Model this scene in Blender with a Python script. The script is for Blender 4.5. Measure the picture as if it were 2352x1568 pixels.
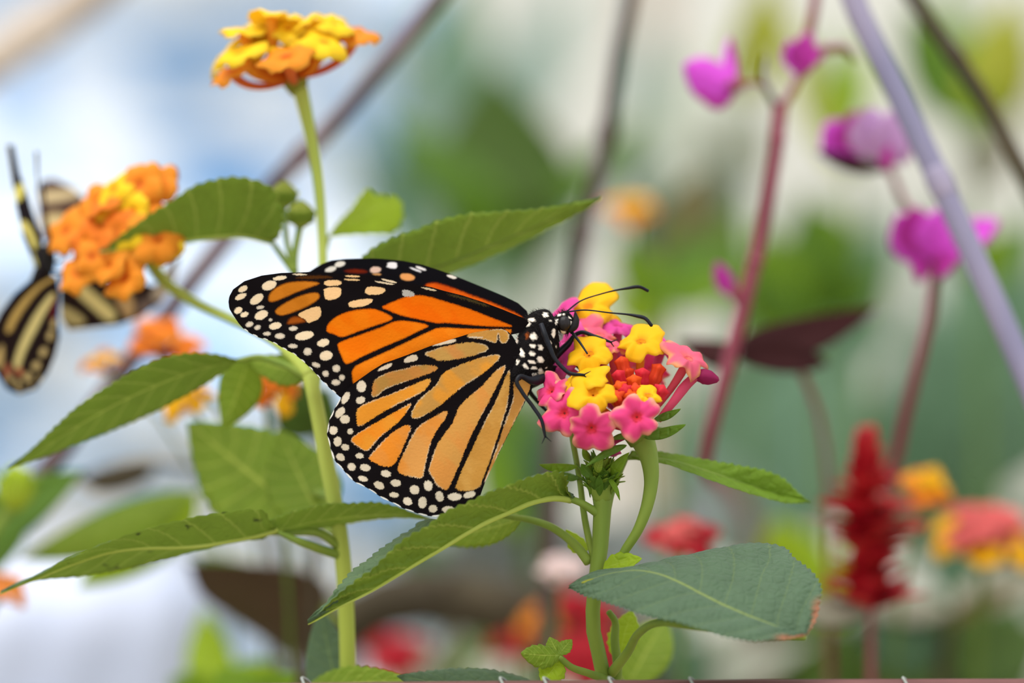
import bpy, math, random
import numpy as np
from mathutils import Vector, Matrix

for o in list(bpy.data.objects):
    bpy.data.objects.remove(o)
SC = bpy.context.scene
COL = SC.collection
MM = 0.001

# ---------------------------------------------------------------- camera, world, sun, exposure
FRAME_W, FRAME_H = 2352, 1568
FOCUS = 753.0                      # mm from lens to the butterfly
FIELD = 168.0                      # mm of scene across the frame at the focus plane
cam_d = bpy.data.cameras.new('camera')
cam = bpy.data.objects.new('camera', cam_d); COL.objects.link(cam)
cam.location = (0, -FOCUS * MM, 0)
cam.rotation_euler = (math.pi / 2, 0, 0)
cam_d.sensor_width = 22.3
cam_d.lens = 22.3 * FOCUS / FIELD
cam_d.clip_start = 0.02; cam_d.clip_end = 60
cam_d.dof.use_dof = True
cam_d.dof.focus_distance = (FOCUS - 3.0) * MM
cam_d.dof.aperture_fstop = 4.1
SC.camera = cam

world = bpy.data.worlds.new('world'); SC.world = world
world.use_nodes = True
bgn = world.node_tree.nodes['Background']
bgn.inputs[0].default_value = (0.93, 0.97, 1.0, 1)
bgn.inputs[1].default_value = 1.0
sun_d = bpy.data.lights.new('sun_offscreen', 'SUN'); sun_d.energy = 2.3; sun_d.angle = math.radians(55)
sun_d.color = (1.0, 0.97, 0.92)
sun = bpy.data.objects.new('sun_offscreen', sun_d); COL.objects.link(sun)
sun.location = (-1.0, -1.0, 2.0)
sun.rotation_euler = Vector((0.25, 0.25, -0.93)).to_track_quat('-Z', 'Y').to_euler()
SC.view_settings.view_transform = 'Standard'
SC.view_settings.look = 'None'
SC.view_settings.gamma = 1.0
SC.view_settings.use_curve_mapping = False
SC.view_settings.exposure = 0.3

GROUND = -230.0                    # mm, soil level
RNG = np.random.RandomState(7)
random.seed(7)

# ---------------------------------------------------------------- helpers
def P(px, py, y=0.0):
    """photo pixel at depth y (mm behind the focus plane) -> mm"""
    s = FIELD / FRAME_W * (FOCUS + y) / FOCUS
    return np.array([(px - FRAME_W / 2) * s, y, (FRAME_H / 2 - py) * s])

def PL(pts):
    return np.array([P(*p) for p in pts])

def lin(rgb):
    c = np.asarray(rgb, float) / 255.0
    return np.where(c <= 0.04045, c / 12.92, ((c + 0.055) / 1.055) ** 2.4)

def unit(v):
    v = np.asarray(v, float); n = np.linalg.norm(v)
    return v / n if n > 1e-12 else v

def smooth(a, b, x):
    t = np.clip((x - a) / (b - a), 0, 1); return t * t * (3 - 2 * t)

def resample(pts, n, curved=True):
    pts = np.asarray(pts, float)
    if len(pts) == 2: curved = False
    if curved:
        h = np.linalg.norm(np.diff(pts, axis=0), axis=1)[:, None] + 1e-9; sl = np.diff(pts, axis=0) / h
        m = np.vstack([sl[:1], (sl[:-1] * h[1:] + sl[1:] * h[:-1]) / (h[1:] + h[:-1]), sl[-1:]])     # chord-length tangents
        out = []; t = np.linspace(0, 1, 14, endpoint=False)[:, None]
        for i in range(len(pts) - 1):
            out.append((2 * t ** 3 - 3 * t ** 2 + 1) * pts[i] + (t ** 3 - 2 * t ** 2 + t) * h[i] * m[i] + (3 * t ** 2 - 2 * t ** 3) * pts[i + 1] + (t ** 3 - t ** 2) * h[i] * m[i + 1])
        out.append(pts[-1:]); pts = np.vstack(out)
    d = np.r_[0, np.cumsum(np.linalg.norm(np.diff(pts, axis=0), axis=1))]
    u = np.linspace(0, d[-1], n)
    return np.stack([np.interp(u, d, pts[:, k]) for k in range(pts.shape[1])], 1)

def vnoise(x, y, seed=0):
    x = np.asarray(x, float); y = np.asarray(y, float)
    xi = np.floor(x).astype(np.int64); yi = np.floor(y).astype(np.int64)
    fx = x - xi; fy = y - yi
    fx = fx * fx * (3 - 2 * fx); fy = fy * fy * (3 - 2 * fy)
    def h(a, b):
        n = (a * 374761393 + b * 668265263 + seed * 982451653) & 0x7fffffff
        n = ((n ^ (n >> 13)) * 1274126177) & 0x7fffffff
        return ((n ^ (n >> 16)) & 0xffff) / 65535.0
    return (h(xi, yi) * (1 - fx) + h(xi + 1, yi) * fx) * (1 - fy) + (h(xi, yi + 1) * (1 - fx) + h(xi + 1, yi + 1) * fx) * fy

ORG = {}                           # object name -> world origin in mm

def make_mesh(name, V, F, cols=None, luv=None, matidx=None, smoothf=True):
    me = bpy.data.meshes.new(name)
    me.from_pydata((np.asarray(V) * MM).tolist(), [], F if isinstance(F, list) else F.tolist())
    if cols is not None:
        a = me.color_attributes.new('Col', 'FLOAT_COLOR', 'POINT')
        c = np.ones((len(V), 4), np.float32); c[:, :3] = cols
        a.data.foreach_set('color', c.ravel())
    if luv is not None:
        a = me.attributes.new('luv', 'FLOAT_VECTOR', 'POINT')
        a.data.foreach_set('vector', np.asarray(luv, np.float32).ravel())
    if matidx is not None:
        me.polygons.foreach_set('material_index', np.asarray(matidx, np.int32))
    if smoothf:
        me.polygons.foreach_set('use_smooth', np.ones(len(me.polygons), bool))
    me.update()
    return me

def place(name, me, org, parent=None):
    o = bpy.data.objects.new(name, me); COL.objects.link(o)
    po = ORG[parent.name] if parent is not None else np.zeros(3)
    o.location = Vector(((np.asarray(org) - po) * MM).tolist())
    if parent is not None: o.parent = parent
    ORG[o.name] = np.asarray(org, float)
    return o

def obj(name, V, F, mats, parent=None, cols=None, luv=None, matidx=None, org=None, smoothf=True):
    V = np.asarray(V, float)
    if org is None:
        org = np.array([(V[:, 0].min() + V[:, 0].max()) / 2, (V[:, 1].min() + V[:, 1].max()) / 2, V[:, 2].min()])
    me = make_mesh(name, V - org, F, cols, luv, matidx, smoothf)
    for m in (mats if isinstance(mats, (list, tuple)) else [mats]): me.materials.append(m)
    return place(name, me, org, parent)

def tag(o, label=None, cat=None, group=None, kind=None):
    if label: o['label'] = label
    if cat: o['category'] = cat
    if group: o['group'] = group
    if kind: o['kind'] = kind
    return o

def thing(name, org, label, cat, group=None):
    o = bpy.data.objects.new(name, None); COL.objects.link(o)
    o.empty_display_size = 0.005
    o.location = Vector((np.asarray(org) * MM).tolist()); ORG[o.name] = np.asarray(org, float)
    return tag(o, label, cat, group)

def tube_geo(pts, radii, seg=10, n=24, sq=0.0, curved=True):
    """swept tube; radii interpolated along the length, pointed/closed ends"""
    pts = resample(pts, n, curved)
    r = np.interp(np.linspace(0, 1, n), np.linspace(0, 1, len(radii)), radii)
    T = np.gradient(pts, axis=0); T /= np.linalg.norm(T, axis=1)[:, None] + 1e-12
    up = np.array([0, -1.0, 0]) if abs(T[0][1]) < 0.9 else np.array([1.0, 0, 0])
    nrm = unit(up - T[0] * np.dot(up, T[0])); V = []
    for i in range(n):
        nrm = unit(nrm - T[i] * np.dot(nrm, T[i])); b = np.cross(T[i], nrm)
        a = np.linspace(0, 2 * np.pi, seg, endpoint=False)
        rr = r[i] * (1 + sq * np.cos(4 * a))
        V.append(pts[i] + np.outer(np.cos(a) * rr, nrm) + np.outer(np.sin(a) * rr, b))
    V = np.vstack(V); F = []
    for i in range(n - 1):
        for j in range(seg):
            k = (j + 1) % seg
            F.append((i * seg + j, i * seg + k, (i + 1) * seg + k, (i + 1) * seg + j))
    c0 = len(V); V = np.vstack([V, pts[0] - T[0] * r[0] * 0.4, pts[-1] + T[-1] * r[-1] * 0.6])
    for j in range(seg):
        k = (j + 1) % seg
        F.append((c0, k, j)); F.append((c0 + 1, (n - 1) * seg + j, (n - 1) * seg + k))
    return V, F

def tube(name, pts, radii, mat, parent=None, seg=10, n=24, sq=0.0, org=None, curved=True):
    V, F = tube_geo(pts, radii, seg, n, sq, curved)
    return obj(name, V, F, mat, parent, org=org)

def join_geo(parts):
    V, F, off = [], [], 0
    for v, f in parts:
        V.append(v); F += [tuple(i + off for i in q) for q in f]; off += len(v)
    return np.vstack(V), F

# ---------------------------------------------------------------- materials
def new_mat(name):
    m = bpy.data.materials.new(name); m.use_nodes = True
    nt = m.node_tree; b = nt.nodes['Principled BSDF']
    return m, nt, b

def N(nt, t, **kw):
    n = nt.nodes.new(t)
    for k, v in kw.items(): setattr(n, k, v)
    return n

def translucent_out(nt, b, colsock, amount, gain=None):
    out = [n for n in nt.nodes if n.type == 'OUTPUT_MATERIAL'][0]
    tr = N(nt, 'ShaderNodeBsdfTranslucent'); mx = N(nt, 'ShaderNodeMixShader')
    mx.inputs[0].default_value = amount
    if gain:                       # light through a blade comes out more vivid than light off it
        vm = N(nt, 'ShaderNodeVectorMath', operation='MULTIPLY'); vm.inputs[1].default_value = gain
        nt.links.new(colsock, vm.inputs[0]); colsock = vm.outputs[0]
    gm = N(nt, 'ShaderNodeGamma'); gm.inputs[1].default_value = 0.5      # two skins: each passes the root of the blade's tint
    nt.links.new(colsock, gm.inputs[0]); colsock = gm.outputs[0]
    nt.links.new(colsock, tr.inputs['Color'])
    nt.links.new(b.outputs[0], mx.inputs[1]); nt.links.new(tr.outputs[0], mx.inputs[2])
    nt.links.new(mx.outputs[0], out.inputs['Surface'])

def mat_col(name, rough=0.6, trans=0.25, spec=0.3, bump=0.0, bscale=800, sheen=0.0):
    """pigment comes from the per-vertex colour 'Col'"""
    m, nt, b = new_mat(name)
    a = N(nt, 'ShaderNodeAttribute', attribute_name='Col')
    nt.links.new(a.outputs['Color'], b.inputs['Base Color'])
    b.inputs['Roughness'].default_value = rough
    b.inputs['Specular IOR Level'].default_value = spec
    if sheen: b.inputs['Sheen Weight'].default_value = sheen
    if bump:
        tc = N(nt, 'ShaderNodeTexCoord'); no = N(nt, 'ShaderNodeTexNoise'); bp = N(nt, 'ShaderNodeBump')
        no.inputs['Scale'].default_value = bscale; no.inputs['Detail'].default_value = 4
        bp.inputs['Strength'].default_value = bump; bp.inputs['Distance'].default_value = 0.0003
        nt.links.new(tc.outputs['Object'], no.inputs['Vector'])
        nt.links.new(no.outputs['Fac'], bp.inputs['Height']); nt.links.new(bp.outputs[0], b.inputs['Normal'])
    if trans: translucent_out(nt, b, a.outputs['Color'], trans)
    return m

def mat_plain(name, rgb, rough=0.6, spec=0.3, var=0.15, scale=300, rgb2=None, bump=0.3, stretch=(1, 1, 1), trans=0.0, metal=0.0):
    m, nt, b = new_mat(name)
    tc = N(nt, 'ShaderNodeTexCoord'); mp = N(nt, 'ShaderNodeMapping'); no = N(nt, 'ShaderNodeTexNoise')
    mp.inputs['Scale'].default_value = stretch
    no.inputs['Scale'].default_value = scale; no.inputs['Detail'].default_value = 5
    cr = N(nt, 'ShaderNodeValToRGB')
    c1 = lin(rgb); c2 = lin(rgb2) if rgb2 is not None else np.clip(c1 * (1 + var), 0, 1)
    if rgb2 is None: c1 = c1 * (1 - var)
    cr.color_ramp.elements[0].position = 0.35; cr.color_ramp.elements[1].position = 0.68
    cr.color_ramp.elements[0].color = (*c1, 1); cr.color_ramp.elements[1].color = (*c2, 1)
    nt.links.new(tc.outputs['Object'], mp.inputs[0]); nt.links.new(mp.outputs[0], no.inputs['Vector'])
    nt.links.new(no.outputs['Fac'], cr.inputs[0]); nt.links.new(cr.outputs[0], b.inputs['Base Color'])
    b.inputs['Roughness'].default_value = rough; b.inputs['Specular IOR Level'].default_value = spec
    b.inputs['Metallic'].default_value = metal
    if bump:
        bp = N(nt, 'ShaderNodeBump'); bp.inputs['Strength'].default_value = bump; bp.inputs['Distance'].default_value = 0.0006
        nt.links.new(no.outputs['Fac'], bp.inputs['Height']); nt.links.new(bp.outputs[0], b.inputs['Normal'])
    if trans: translucent_out(nt, b, cr.outputs[0], trans)
    return m

def mat_leaf(name, rgb, vein=None, trans=0.35, rough=0.55, hair=0.0, veinw=0.06, lat=0.5, midw=0.045, spots=0.0, brown=False, spec=0.3, gain=(1.4, 1.35, 0.8)):
    """leaf blade: 'luv' carries (vein phase along the blade, side -1..1, position 0..1)"""
    m, nt, b = new_mat(name)
    c = lin(rgb); vc = lin(vein) if vein is not None else np.clip(c * 1.5 + 0.02, 0, 1)
    at = N(nt, 'ShaderNodeAttribute', attribute_name='luv')
    sx = N(nt, 'ShaderNodeSeparateXYZ'); nt.links.new(at.outputs['Vector'], sx.inputs[0])
    def mth(op, a, b2=None, c2=None):
        n = N(nt, 'ShaderNodeMath', operation=op)
        for i, v in enumerate((a, b2, c2)):
            if v is None: continue
            if isinstance(v, (int, float)): n.inputs[i].default_value = v
            else: nt.links.new(v, n.inputs[i])
        return n.outputs[0]
    fr = mth('FRACT', sx.outputs[0]); tri = mth('ABSOLUTE', mth('SUBTRACT', fr, 0.5))       # 0.5 on a vein
    def sstep(x, lo, hi):
        r = N(nt, 'ShaderNodeMapRange', interpolation_type='SMOOTHSTEP')
        nt.links.new(x, r.inputs[0]); r.inputs[1].default_value = lo; r.inputs[2].default_value = hi
        r.inputs[3].default_value = 1.0; r.inputs[4].default_value = 0.0
        return r.outputs[0]
    latv = sstep(mth('SUBTRACT', 0.5, tri), 0.0, veinw)
    ab = mth('ABSOLUTE', sx.outputs[1])
    midv = sstep(ab, midw * 0.3, midw)
    vm = mth('MAXIMUM', mth('MULTIPLY', latv, lat), midv)
    tc = N(nt, 'ShaderNodeTexCoord'); no = N(nt, 'ShaderNodeTexNoise'); no.inputs['Scale'].default_value = 220; no.inputs['Detail'].default_value = 5
    nt.links.new(tc.outputs['Object'], no.inputs['Vector'])
    vo = N(nt, 'ShaderNodeTexVoronoi', feature='DISTANCE_TO_EDGE'); vo.inputs['Scale'].default_value = 650
    nt.links.new(tc.outputs['Object'], vo.inputs['Vector'])
    mix1 = N(nt, 'ShaderNodeMix', data_type='RGBA'); mix1.inputs[6].default_value = (*(c * 0.78), 1); mix1.inputs[7].default_value = (*np.clip(c * 1.2, 0, 1), 1)
    nt.links.new(no.outputs['Fac'], mix1.inputs[0])
    mix2 = N(nt, 'ShaderNodeMix', data_type='RGBA'); mix2.inputs[7].default_value = (*vc, 1)
    nt.links.new(mix1.outputs[2], mix2.inputs[6]); nt.links.new(vm, mix2.inputs[0])
    cs = mix2.outputs[2]
    if spots:
        n2 = N(nt, 'ShaderNodeTexNoise'); n2.inputs['Scale'].default_value = 420; n2.inputs['Detail'].default_value = 2
        nt.links.new(tc.outputs['Object'], n2.inputs['Vector'])
        mk = N(nt, 'ShaderNodeMapRange'); nt.links.new(n2.outputs['Fac'], mk.inputs[0]); mk.inputs[1].default_value = 0.64; mk.inputs[2].default_value = 0.72
        mk.inputs[4].default_value = spots
        mix3 = N(nt, 'ShaderNodeMix', data_type='RGBA'); mix3.inputs[7].default_value = (*lin((38, 40, 22)), 1)
        nt.links.new(cs, mix3.inputs[6]); nt.links.new(mk.outputs[0], mix3.inputs[0]); cs = mix3.outputs[2]
    if brown:                      # scorched rim near the stalk end
        rim = mth('MULTIPLY', sstep(sx.outputs[2], 0.10, 0.17), mth('SUBTRACT', 1.0, sstep(ab, 0.72, 0.95)))
        mix4 = N(nt, 'ShaderNodeMix', data_type='RGBA'); mix4.inputs[7].default_value = (*lin((166, 106, 78)), 1)
        nt.links.new(cs, mix4.inputs[6]); nt.links.new(rim, mix4.inputs[0]); cs = mix4.outputs[2]
    nt.links.new(cs, b.inputs['Base Color'])
    b.inputs['Roughness'].default_value = rough; b.inputs['Specular IOR Level'].default_value = spec
    if hair:
        b.inputs['Sheen Weight'].default_value = hair; b.inputs['Sheen Roughness'].default_value = 0.45
        b.inputs['Sheen Tint'].default_value = (0.85, 0.95, 0.92, 1)
    bp = N(nt, 'ShaderNodeBump'); bp.inputs['Strength'].default_value = 0.55; bp.inputs['Distance'].default_value = 0.0005
    hh = mth('ADD', mth('MULTIPLY', no.outputs['Fac'], 0.6), mth('MULTIPLY', sstep(vo.outputs['Distance'], 0.0, 0.25), -0.5))
    nt.links.new(hh, bp.inputs['Height']); nt.links.new(bp.outputs[0], b.inputs['Normal'])
    if trans: translucent_out(nt, b, cs, trans, gain)
    return m

LM = {}
def leafm(key, *a, **k):
    LM[key] = mat_leaf('leaf_' + key, *a, **k); return LM[key]
leafm('lantana_top', (92, 116, 86), (120, 142, 92), trans=0.4, hair=0.12, rough=0.65)
leafm('lantana_top_scorched', (76, 100, 74), (122, 138, 74), trans=0.2, hair=0.12, rough=0.65, brown=True, veinw=0.05, lat=0.22, midw=0.028)
leafm('lantana_under', (128, 154, 48), (178, 192, 88), trans=0.5, lat=0.7, veinw=0.085, midw=0.05)
leafm('lantana_under_spotted', (128, 154, 48), (178, 192, 88), trans=0.5, lat=0.5, veinw=0.085, midw=0.05, spots=0.9)
leafm('mid', (120, 154, 38), (138, 168, 56), trans=0.5)
leafm('deep', (92, 128, 38), (112, 144, 52), trans=0.45)
leafm('dark', (72, 98, 32), (88, 112, 42), trans=0.35)
leafm('bright', (158, 184, 44), (172, 192, 72), trans=0.55)
leafm('grey', (98, 130, 102), (106, 138, 110), trans=0.25)
leafm('greydark', (78, 110, 78), (90, 120, 90), trans=0.25)
leafm('greypale', (136, 158, 146), (150, 168, 158), trans=0.25)
leafm('pale', (204, 208, 192), (214, 216, 200), trans=0.35, gain=(1, 1, 1))
leafm('mauve', (128, 134, 130), (140, 144, 142), trans=0.2, gain=(1, 1, 1))
leafm('maroon', (58, 30, 30), (72, 38, 40), trans=0.1, rough=0.8, spec=0.08, gain=(1, 1, 1))
leafm('olive', (88, 80, 32), (102, 94, 44), trans=0.25, gain=(1, 1, 1))
leafm('brown', (78, 58, 42), (96, 74, 56), trans=0.1, rough=0.5, gain=(1, 1, 1))
leafm('beige', (150, 146, 126), (164, 158, 140), trans=0.25, gain=(1, 1, 1))
leafm('yellow', (158, 162, 46), (172, 176, 72), trans=0.4)
leafm('rose', (232, 92, 226), (222, 72, 200), trans=0.4, gain=(1, 1, 1), lat=.2)
leafm('rosedeep', (206, 62, 178), (186, 50, 146), trans=0.35, gain=(1, 1, 1), lat=.2)
leafm('rosepale', (222, 180, 228), (206, 154, 214), trans=0.4, gain=(1, 1, 1), lat=.2)
leafm('crimson', (200, 24, 46), (176, 16, 36), trans=0.3, gain=(1, 1, 1))
leafm('scarlet', (214, 56, 56), (186, 38, 46), trans=0.3, gain=(1, 1, 1))
M_STEM = mat_plain('stem_green', (116, 142, 52), rgb2=(138, 156, 60), scale=180, stretch=(1, 1, 0.25), trans=0.15)
M_STEMD = mat_plain('stem_dark_green', (84, 112, 44), rgb2=(104, 132, 52), scale=180, stretch=(1, 1, 0.25), trans=0.12)
M_STEMY = mat_plain('stem_yellow_green', (178, 192, 80), rgb2=(192, 204, 96), scale=150, stretch=(1, 1, 0.25), trans=0.2)
M_MAROON = mat_plain('stem_maroon', (112, 44, 58), rgb2=(146, 66, 84), scale=90, stretch=(1, 1, 0.2), rough=0.45)
M_BARK = mat_plain('vine_bark', (62, 50, 46), rgb2=(90, 74, 70), scale=120, stretch=(1, 1, 0.3), rough=0.6)
M_BARKP = mat_plain('vine_bark_plum', (70, 52, 56), rgb2=(112, 90, 94), scale=120, stretch=(1, 1, 0.3), rough=0.5)
M_BARKD = mat_plain('branch_dark', (54, 46, 32), rgb2=(78, 68, 48), scale=60, rough=0.8)
M_POLE = mat_plain('pole_weathered', (126, 122, 148), rgb2=(164, 152, 172), scale=60, stretch=(1, 1, 0.2), rough=0.5)
M_TAN = mat_plain('cane_tan', (176, 158, 140), rgb2=(204, 188, 172), scale=60, stretch=(1, 1, 0.2))
M_WING = mat_col('wing_scales', rough=0.8, trans=0.3, spec=0.06, bump=0.25, bscale=2500)
M_BODY = mat_col('body_scales', rough=0.8, trans=0.0, spec=0.1, bump=0.5, bscale=1800)
M_PETAL = mat_col('petal', rough=0.6, trans=0.38, spec=0.15, bump=0.25, bscale=900)
M_CHITIN = mat_plain('black_chitin', (14, 15, 19), rgb2=(24, 26, 36), scale=500, rough=0.45, spec=0.2, bump=0.2)
M_EYE = mat_plain('butterfly_eye', (12, 8, 8), rgb2=(30, 22, 22), scale=700, rough=0.35, spec=0.3, stretch=(1, 1, 0.3))
M_FUR = mat_plain('black_fur', (14, 11, 12), rgb2=(30, 24, 22), scale=500, rough=0.7, spec=0.3)
# ---------------------------------------------------------------- leaves
def leaf_geo(A, M, B, nu=40, nv=7, serr=(0, 0), pucker=0.0, veins=9, lean=0.16, thick=0.22, arch=0.0):
    """blade between edge A, midrib M and edge B (each base->tip, mm); two skins with depth"""
    A, M, B = (resample(q, nu + 1) for q in (A, M, B))
    t = np.linspace(0, 1, nu + 1)
    if serr[0]:
        for E in (A, B):
            d = E - M; ln = np.linalg.norm(d, axis=1)[:, None] + 1e-9
            saw = ((t * serr[0]) % 1.0); saw = np.where(saw < 0.75, saw / 0.75, (1 - saw) / 0.25)
            w = np.clip(ln[:, 0] / (serr[1] * 6), 0, 1)
            E += d / ln * ((saw - 0.5) * serr[1] * w)[:, None]
    s = np.r_[-np.linspace(1, 0, nv + 1)[:-1], np.linspace(0, 1, nv + 1)]
    S = np.abs(s)[None, :, None]
    E = np.where((s < 0)[None, :, None], A[:, None, :], B[:, None, :])
    G = M[:, None, :] * (1 - S) + E * S
    du = np.gradient(G, axis=0); dv = np.gradient(G, axis=1)
    n = np.cross(du, dv); n /= np.linalg.norm(n, axis=2)[:, :, None] + 1e-12
    w = np.linalg.norm(A - B, axis=1)[:, None, None]
    ph = (t[:, None] - lean * np.abs(s)[None, :]) * veins
    h = pucker * np.abs(np.sin(np.pi * ph)) ** 0.7 * np.clip(4 * (1 - np.abs(s)) + 0.25, 0, 1)[None, :] * np.clip(4 * np.abs(s), 0, 1)[None, :]
    G = G + n * h[:, :, None] + n * (arch * w * (S * (1 - S)) * 4)
    prof = (1 - 0.85 * np.abs(s) ** 4)[None, :, None] * np.clip(np.minimum(t, 1 - t) * 12 + 0.15, 0, 1)[:, None, None] * thick / 2
    up, dn = G + n * prof, G - n * prof
    nc = len(s); V = np.vstack([up.reshape(-1, 3), dn.reshape(-1, 3)]); off = (nu + 1) * nc
    i, j = np.meshgrid(np.arange(nu), np.arange(nc - 1), indexing='ij'); a = (i * nc + j).ravel()
    F1 = np.stack([a, a + nc, a + nc + 1, a + 1], 1); F2 = np.stack([a, a + 1, a + nc + 1, a + nc], 1) + off
    F = np.vstack([F1, F2]).tolist(); mi = [0] * len(F1) + [1] * len(F2)
    rim = [r * nc for r in range(nu + 1)] + [nu * nc + c for c in range(1, nc)] + [r * nc + nc - 1 for r in range(nu - 1, -1, -1)] + [c for c in range(nc - 2, 0, -1)]
    for k in range(len(rim)):
        p, q = rim[k], rim[(k + 1) % len(rim)]
        F.append([q, p, p + off, q + off]); mi.append(0)
    L = np.stack([ph, np.broadcast_to(s[None, :], ph.shape), np.broadcast_to(t[:, None], ph.shape)], 2).reshape(-1, 3)
    return V, F, np.vstack([L, L]), mi

def leaf(name, A, M, B, mats, parent, rib=None, **kw):
    """A, M, B given as photo points (px, py, depth)"""
    V, F, L, mi = leaf_geo(PL(A), PL(M), PL(B), **kw)
    if not isinstance(mats, (list, tuple)): mats = (mats, mats)
    o = obj(name, V, F, list(mats), parent, luv=L, matidx=mi, org=P(*M[0]))
    if rib:                        # raised midrib on the side (rib[1]: +1 first skin, -1 second)
        C = PL(M); e = 6; d0 = np.gradient(resample(C, 30), axis=0); R = resample(C, 30)
        side = resample(PL(A), 30) - resample(PL(B), 30); nn = np.cross(d0, -side); nn /= np.linalg.norm(nn, axis=1)[:, None] + 1e-9
        tube('midrib', R + nn * rib[1] * 0.12, [rib[0], rib[0] * .8, rib[0] * .55, rib[0] * .2], rib[2], o, seg=8, n=40)
    return o

def blade(base, tip, width, side, sag=0.0, fold=0.15, shape=0.85, asym=0.0):
    """generic blade outline in mm: side = unit vector across the blade"""
    base = np.asarray(base, float); tip = np.asarray(tip, float)
    d = tip - base; ln = np.linalg.norm(d); side = unit(np.asarray(side, float) - d * np.dot(side, d) / ln ** 2)
    nrm = np.cross(unit(d), side)
    t = np.linspace(0, 1, 15)[:, None]
    M = base + d * t + nrm * (sag * ln * 4 * t * (1 - t))
    w = width / 2 * np.sin(np.pi * t ** shape) ** 0.85
    A = M + side * w * (1 + asym) + nrm * w * fold
    B = M - side * w * (1 - asym) + nrm * w * fold
    return A, M, B

def gleaf(name, base, tip, width_px, mat, parent, tilt=0.35, sag=0.06, fold=0.2, shape=0.8, nu=22, nv=4, serr=(0, 0), veins=8, asym=0.0, thick=0.3, pucker=0.0, roll=0.0):
    """blade between two photo points (px, py, depth), apparent width in px"""
    b, t = P(*base), P(*tip); yb = (base[2] + tip[2]) / 2
    w = width_px * FIELD / FRAME_W * (FOCUS + yb) / FOCUS
    d = t - b
    side = unit(np.cross(unit(d), np.array([0, 1.0, 0])))
    if side[2] < 0: side = -side
    side = unit(side + np.array([0, tilt, 0]))
    A, M, B = blade(b, t, w * math.sqrt(1 + tilt * tilt), side, sag, fold, shape, asym)
    V, F, L, mi = leaf_geo(A, M, B, nu=nu, nv=nv, serr=serr, veins=veins, thick=thick, pucker=pucker)
    mats = mat if isinstance(mat, (list, tuple)) else (mat, mat)
    return obj(name, V, F, list(mats), parent, luv=L, matidx=mi, org=M[0])

def leaf3(name, base, direction, length, width, mat, parent, side=(1, 0, 0), sag=0.05, **kw):
    base = np.asarray(base, float)
    A, M, B = blade(base, base + unit(direction) * length, width, np.asarray(side, float), sag)
    V, F, L, mi = leaf_geo(A, M, B, nu=kw.get('nu', 12), nv=kw.get('nv', 3), veins=6, thick=0.2, serr=kw.get('serr', (0, 0)))
    return obj(name, V, F, [mat, mat], parent, luv=L, matidx=mi, org=base)

# ---------------------------------------------------------------- lantana flowers
SCHEME = {   # tube low, tube high, throat, blade, rim
    'yellow': ((226, 110, 40), (242, 168, 40), (236, 150, 20), (250, 196, 24), (250, 204, 48)),
    'pink':   ((196, 48, 70), (230, 88, 110), (232, 60, 60), (240, 76, 140), (250, 192, 150)),
    'magenta': ((176, 40, 100), (214, 84, 130), (214, 60, 120), (226, 78, 160), (236, 110, 170)),
    'blush':  ((200, 60, 80), (226, 96, 110), (240, 130, 110), (238, 108, 136), (246, 186, 110)),
    'lemon':  ((236, 120, 40), (250, 176, 44), (248, 180, 30), (255, 216, 40), (255, 222, 66)),
    'orange': ((214, 84, 44), (236, 130, 60), (232, 120, 30), (244, 154, 44), (248, 178, 64)),
    'tangerine': ((210, 84, 40), (230, 116, 50), (236, 150, 30), (240, 132, 40), (246, 160, 60)),
    'red':    ((150, 20, 36), (180, 34, 48), (160, 20, 30), (184, 32, 48), (200, 60, 60)),
    'coral':  ((196, 60, 60), (216, 88, 86), (220, 80, 60), (224, 104, 104), (232, 140, 120)),
    'white':  ((214, 190, 176), (226, 206, 196), (240, 200, 120), (236, 214, 214), (240, 226, 222)),
}

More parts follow.
